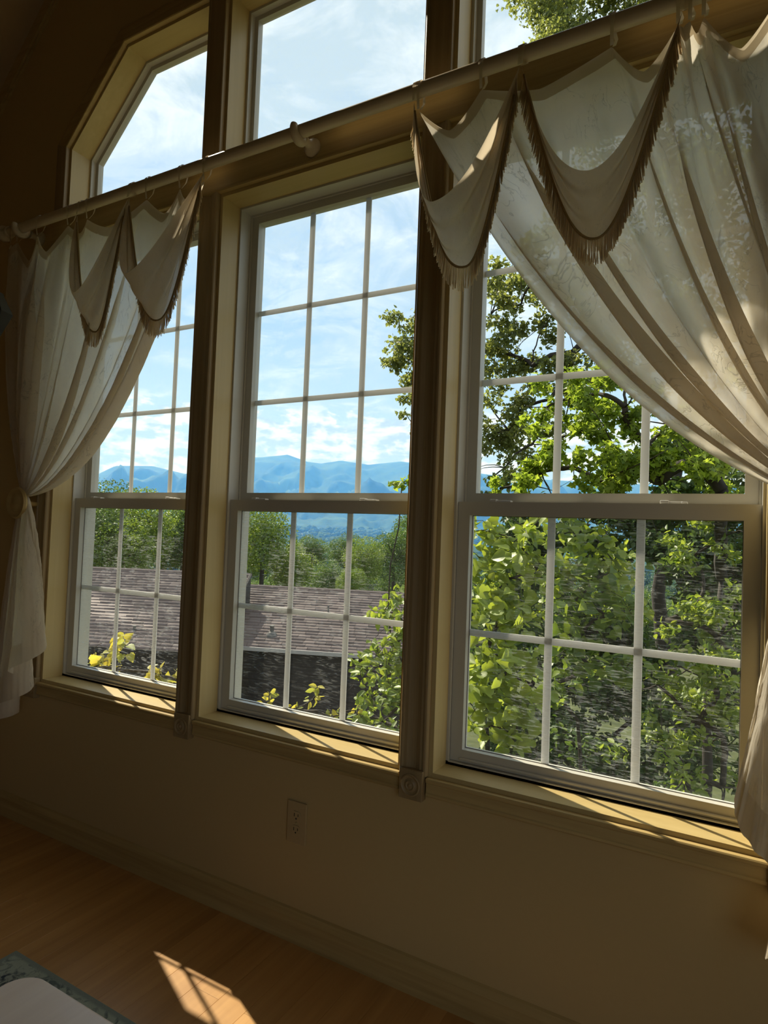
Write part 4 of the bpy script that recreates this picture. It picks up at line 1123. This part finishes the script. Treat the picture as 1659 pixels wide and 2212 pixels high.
# --- trees past the neighbouring house
def crown_mesh(name, mat, n_lump, n_leaf, leaf, seed, h=1.0):
    rg_ = np.random.default_rng(seed); pts = []; nr = []
    lumps = []
    for k in range(n_lump):
        th = rg_.random() * 6.28; ph = rg_.random(); rad = 0.30 + 0.16 * rg_.random()
        hgt = -0.35 + 1.15 * ph; spread = 0.66 * math.sqrt(max(0.05, 1 - (max(0, hgt) / 0.95) ** 2)) * (0.5 + 0.5 * rg_.random())
        lumps.append((np.array([math.cos(th) * spread, math.sin(th) * spread, hgt * h]), rad))
    for c, rad in lumps:
        m = n_leaf // n_lump; d = rg_.normal(size=(m, 3)); d /= np.linalg.norm(d, axis=1)[:, None]
        pts.append(c + d * rad * (0.80 + 0.25 * rg_.random(m))[:, None]); nr.append(d)
    C = np.concatenate(pts); Nn = np.concatenate(nr)
    V, F, var = leaves_np(C, leaf, 'diamond', (0, 0, 0.5), 0.8, rg_)
    return np_mesh(name, V, F, mat, var)
CROWN = {}
for mname, mat in (('bright', 'leaf_bright_tree'), ('mid', 'leaf_mid_tree'), ('far', 'leaf_far_tree')):
    for k in range(3):
        if mname == 'far': CROWN[mname, k] = crown_mesh('foliage', mat, 16, 2200, 0.16, 100 + k)
        else: CROWN[mname, k] = crown_mesh('foliage', mat, 26, 11000, 0.062, 200 + k + (7 if mname == 'mid' else 0))
def trunk_mesh():
    m = MB(); m.tube([(0, 0, -1.6), (0.02, 0.01, -0.8), (0, 0, 0.1), (0.05, 0.02, 0.5)], [0.075, 0.06, 0.05, 0.02], 8)
    for k in range(5):
        a = k * 1.3; m.tube([(0, 0, -0.2 + 0.1 * k), (0.25 * math.cos(a), 0.25 * math.sin(a), 0.05 + 0.1 * k), (0.5 * math.cos(a), 0.5 * math.sin(a), 0.25 + 0.1 * k)], [0.028, 0.02, 0.008], 6)
    me = bpy.data.meshes.new('trunk'); me.from_pydata(m.v, [], m.f); me.materials.append(MATS['bark']); return me
TRUNK = trunk_mesh()
def far_tree(name, label, loc, R_, H_s, kind, k, group=None, parts=True):
    """crown of radius R_; loc = crown centre"""
    if parts:
        e = empty(name, tuple(loc)); e.scale = (R_, R_, R_ * H_s); e.rotation_euler = (0, 0, rg.random() * 6.28); tag(e, label, 'tree', group)
        a = bpy.data.objects.new('foliage', CROWN[kind, k]); b = bpy.data.objects.new('trunk', TRUNK)
        for o in (a, b): COL.objects.link(o); o.parent = e
        a['kind'] = 'stuff'
    else:
        e = bpy.data.objects.new(name, CROWN[kind, k]); COL.objects.link(e); e.location = tuple(loc); e.scale = (R_, R_, R_ * H_s); e.rotation_euler = (0, 0, rg.random() * 6.28); tag(e, label, 'tree', group)
    return e
TL = [  # px, py of crown centre, distance, radius, height factor, kind, label
    (225, 1150, 34, 2.3, 1.0, 'mid', 'mid green tree over the roof at the left edge of left window'),
    (300, 1160, 31, 2.0, 1.0, 'bright', 'light green tree over the roof in the middle of left window'),
    (355, 1170, 36, 2.1, 1.05, 'bright', 'light green tree over the roof right of centre in left window'),
    (398, 1165, 33, 1.8, 1.1, 'mid', 'darker tree over the roof beside the left mullion'),
    (262, 1200, 29, 1.6, 0.9, 'bright', 'low bushy tree close behind the roof in left window'),
    (180, 1170, 30, 1.9, 1.0, 'mid', 'mid green tree partly behind the left window frame'),
    (568, 1190, 30, 1.75, 1.15, 'bright', 'tall light green tree above the roof gable in middle window'),
    (632, 1240, 31, 1.3, 1.1, 'bright', 'lower shoulder tree right of the tall light green tree'),
    (520, 1200, 34, 1.9, 1.1, 'mid', 'tree half hidden by the left frame of middle window'),
    (700, 1255, 52, 1.9, 0.8, 'mid', 'rounded green tree low behind the roof ridge in middle window'),
    (785, 1220, 50, 2.0, 1.0, 'bright', 'rounded pale green tree behind the roof right of centre in middle window'),
    (850, 1215, 58, 2.8, 1.0, 'mid', 'broad grey green tree at the right side of middle window'),
    (745, 1200, 80, 2.6, 1.0, 'mid', 'mid green tree behind the rounded pair in middle window'),
    (900, 1190, 70, 3.5, 1.0, 'mid', 'grey green tree behind the right mullion of middle window'),
    (675, 1205, 95, 3.0, 1.0, 'mid', 'dark green tree in the valley left of centre in middle window'),
    (758, 1265, 44, 1.2, 0.9, 'bright', 'small pale bush behind the roof ridge in middle window'),
    (450, 1180, 34, 2.4, 1.0, 'mid', 'tree hidden mostly behind the left mullion'),
]
for n, (px, py, d, R_, hs, kind, lab) in enumerate(TL):
    far_tree('broadleaf_tree', lab, at_d(px, py, d), R_, hs, kind, n % 3)
cnt = 0; taken = []; tries = 0
while cnt < 230 and tries < 6000:
    tries += 1
    az = math.radians(-64 + 62 * rg.random()); d = 95 * (420 / 95) ** rg.random()
    x, y = math.sin(az) * d, -1.6 + math.cos(az) * d
    R_ = 4.2 + 2.2 * rg.random()
    if any(math.hypot(x - a_, y - b_) < (R_ + c_) * 0.93 for a_, b_, c_ in taken): continue
    taken.append((x, y, R_))
    far_tree('forest_tree', 'one of the small dark green trees filling the hazy valley', (x, y, float(terrain_z(x, y)) + R_ * 0.8), R_, 0.95, 'far' if d > 170 or rg.random() < .6 else 'mid', int(rg.integers(3)), 'trees filling the valley', False)
    cnt += 1
# the rest of the forest, too far and too many to count
def far_forest():
    rg_ = np.random.default_rng(77); N = 5200
    az = np.radians(-68 + 74 * rg_.random(N)); d = 440 * (1750 / 440) ** rg_.random(N)
    X = np.sin(az) * d; Y = -1.6 + np.cos(az) * d; Z = terrain_z(X, Y)
    bm = bmesh.new(); bmesh.ops.create_icosphere(bm, subdivisions=2, radius=1.0); bm.verts.index_update()
    sv = np.array([v.co for v in bm.verts]); sf = np.array([[v.index for v in f_.verts] for f_ in bm.faces]); bm.free()
    R_ = 5.0 + 4.0 * rg_.random(N)
    jit = 1 + 0.13 * rg_.normal(size=(N, len(sv), 1))
    V = sv[None] * jit * R_[:, None, None] * np.array([1, 1, 0.85]) + np.stack([X, Y, Z + R_ * 0.6], -1)[:, None, :]
    F = (sf[None] + (np.arange(N) * len(sv))[:, None, None]).reshape(-1, 3)
    var = np.repeat(rg_.random(N), len(sv))
    me = np_mesh('far_forest', V.reshape(-1, 3), F, 'canopy_green', var, smooth=True)
    tag(link('far_forest', me), 'hazy green forest covering the far valley floor', 'forest', None, 'stuff')
far_forest()

# ------------------------------------------------------------------ neighbouring house
def house():
    h = empty('neighbour_house', (-13, 12, -4.6)); tag(h, 'neighbouring house with brown shingle roofs and dark walls below', 'house')
    def roof(name, r0, r1, e0, e1, n_parts):
        """slope from ridge r0-r1 to eave e0-e1, covered with single shingles"""
        r0, r1, e0, e1 = map(np.array, (r0, r1, e0, e1))
        nrm = np.cross(r1 - r0, e0 - r0); nrm = nrm / np.linalg.norm(nrm); nrm = nrm if nrm[2] > 0 else -nrm
        MB().prism([tuple(p - nrm * 0.06) for p in (r0, r1, e1, e0)], tuple(nrm * 0.055)).build(name, 'shingle', h)
        slope = np.linalg.norm((e0 + e1) / 2 - (r0 + r1) / 2); rows = int(slope / 0.15)
        Vs = []; 
        for i in range(rows):
            t0, t1 = (i - 0.25) / rows, (i + 1) / rows; t0 = max(t0, 0)
            La, Lb = r0 + (e0 - r0) * t1, r1 + (e1 - r1) * t1; Ta, Tb = r0 + (e0 - r0) * t0, r1 + (e1 - r1) * t0
            wlen = np.linalg.norm(Lb - La); x = -rg.random() * 0.33
            while x < wlen:
                w = 0.30 + 0.08 * rg.random(); a, b = max(0, x) / wlen, min(wlen, x + w - 0.008) / wlen; x += w
                if b <= a: continue
                th = 0.016 + 0.010 * rg.random(); low = (rg.random() - 0.5) * 0.02
                q = [Ta + (Tb - Ta) * a + nrm * 0.004, Ta + (Tb - Ta) * b + nrm * 0.004, La + (Lb - La) * b + nrm * th + (e0 - r0) * low / slope, La + (Lb - La) * a + nrm * th + (e0 - r0) * low / slope,
                     La + (Lb - La) * b + nrm * 0.0, La + (Lb - La) * a + nrm * 0.0]
                Vs.append((t1, np.array(q)))
        F0 = [(0, 1, 2, 3), (3, 2, 4, 5)]
        Vs.sort(key=lambda k: np.linalg.norm(k[1][2] - CAM_LOC))
        for t1, q in Vs[:n_parts]:
            c = q.mean(0); me = np_mesh('shingle', q - c, np.array(F0), 'shingle', np.full(6, rg.random()))
            o = link('shingle', me, h); o.location = tuple(c) ; o.matrix_parent_inverse = world_of(h).inverted()
        R_ = np.array([q for _, q in Vs[n_parts:]]); N = len(R_)
        F = (np.array(F0)[None] + (np.arange(N) * 6)[:, None, None]).reshape(-1, 4)
        me = np_mesh('shingles', R_.reshape(-1, 3), F, 'shingle', np.repeat(rg.random(N), 6)); link('shingles', me, h, 'stuff')
        return nrm
    # left (higher) roof
    ra0, ra1 = np.array([-21.0, 9.75, -0.19]), np.array([-12.96, 13.30, -0.18])
    ea0 = np.array([-17.9, 7.5, -1.9]); ea1 = at_z(462, 1412, -1.9)
    nA = roof('roof', ra0, ra1, ea0, ea1, 150)
    # right (lower) roof
    rb0, rb1 = np.array([-13.9, 14.05, -0.6]), np.array([-7.0, 16.55, -0.6])
    eb0 = at_z(470, 1392, -1.9); eb1 = at_z(960, 1425, -1.9)
    nB = roof('roof', rb0, rb1, eb0, eb1, 150)
    dv = np.array([0, 0, -2.9])
    # walls
    inn = np.array([-0.12, 0.28, 0.0])
    def wall(a, b, bot=-4.9):
        a, b = np.array(a), np.array(b); n = np.cross(b - a, [0, 0, 1]); n = n / np.linalg.norm(n) * 0.12
        rows_ = 12; z1 = min(a[2], b[2])
        MB().prism([(a[0], a[1], a[2]), (b[0], b[1], b[2]), (b[0], b[1], bot), (a[0], a[1], bot)], tuple(n)).build('wall', 'siding_dark', h)
        for k in range(14):                                     # lapped siding boards
            za = bot + (z1 - bot) * (k + 0.06) / 14; zb = bot + (z1 - bot) * (k + 1) / 14; nn = n / np.linalg.norm(n)
            s_ = -1 if np.dot(nn, CAM_LOC - a) < 0 else 1
            o0, o1 = nn * s_ * (0.145 if s_ > 0 else 0.030), nn * s_ * (0.125 if s_ > 0 else 0.010)
            MB().quadmesh([tuple(np.array([a[0], a[1], za]) + o0), tuple(np.array([b[0], b[1], za]) + o0), tuple(np.array([b[0], b[1], zb]) + o1), tuple(np.array([a[0], a[1], zb]) + o1),
                           tuple(np.array([a[0], a[1], za]) + o1 * 0.4), tuple(np.array([b[0], b[1], za]) + o1 * 0.4)], [(0, 1, 2, 3), (0, 4, 5, 1)]).build('siding_board', 'siding_dark', h)
    wall(ea0 + inn + [0, 0, -0.05], ea1 + inn + [0, 0, -0.05]); wall(eb0 + inn + [0, 0, -0.05], eb1 + inn + [0, 0, -0.05])
    # gable wall of the higher roof over the lower one
    MB().prism([tuple(ra1 - [0, 0, 0.07]), tuple(ea1 - [0, 0, 0.07]), tuple(ea1 + dv), tuple(ra1 + dv + [0, 0, -1.4])], (-0.10, -0.05, 0)).build('gable_wall', 'siding_dark', h)
    # ridge caps, rake board and eave strips
    for a, b in ((ra0, ra1), (rb0, rb1)):
        MB().tube([tuple(a + [0, 0, 0.0]), tuple(b + [0, 0, 0.0])], 0.06, 6).build('ridge_cap', 'shingle', h)
    for a, b in ((ea0, ea1), (eb0, eb1)):
        d = (b - a) / np.linalg.norm(b - a); o_ = np.array([d[1], -d[0], 0]) * 0.06
        MB().prism([tuple(a + [0, 0, .0]), tuple(a + o_), tuple(a + o_ - [0, 0, .10]), tuple(a - [0, 0, .10])], tuple(b - a)).build('eave_board', 'gutter_white' if a is eb0 else 'siding_dark', h)
    MB().tube([tuple(ra1 + nA * 0.02), tuple(ea1 + nA * 0.02)], 0.05, 6).build('rake_board', 'siding_dark', h)
    # vent pipes standing on the roofs
    def pipe(px, py, r_, hgt, a, b, c, nrm, collar=True):
        d = ray(px, py); t = np.dot(a - CAM_LOC, nrm) / np.dot(d, nrm); p = CAM_LOC + d * t
        mb = MB(); mb.lathe([(r_, -0.12), (r_, hgt), (r_ * 1.25, hgt), (r_ * 1.25, hgt + 0.03), (r_ * 0.7, hgt + 0.03)], tuple(p), (0, 0, 1), 12)
        v = mb.build('vent_pipe', 'pipe_metal', h, smooth='angle')
        if collar: MB().lathe([(r_ * 3.0, -0.08), (r_ * 2.6, 0.03), (r_ * 1.2, 0.10)], tuple(p), (0, 0, 1), 12).build('flashing', 'pipe_metal', v, smooth='angle')
    pipe(587, 1372, 0.055, 0.24, rb0, rb1, eb0, nB); pipe(709, 1322, 0.025, 0.16, rb0, rb1, eb0, nB, False)
    pipe(290, 1368, 0.035, 0.17, ra0, ra1, ea0, nA, False)
house()

# ------------------------------------------------------------------ valley haze
def haze():
    m, t = new_mat('valley_haze')
    sc = t.add('ShaderNodeVolumeScatter', {'Color': (0.11, 0.37, 1.0, 1), 'Density': 0.00040, 'Anisotropy': 0.2})
    o = t.add('ShaderNodeOutputMaterial', {'Volume': sc.outputs[0]})
    mb = MB(); a0, a1 = math.radians(-80), math.radians(40); n = 24
    inner = [(math.sin(a0 + (a1 - a0) * k / n) * 140, -1.6 + math.cos(a0 + (a1 - a0) * k / n) * 140) for k in range(n + 1)]
    outer = [(math.sin(a0 + (a1 - a0) * k / n) * 3600, -1.6 + math.cos(a0 + (a1 - a0) * k / n) * 3600) for k in range(n + 1)]
    poly = inner + outer[::-1]
    mb.prism([(x, y, -60) for x, y in poly], (0, 0, 480))
    hz = mb.build('valley_haze', 'valley_haze'); tag(hz, 'blue summer haze lying over the valley and mountains', 'haze', None, 'stuff')
    hz.display_type = 'WIRE'
haze()
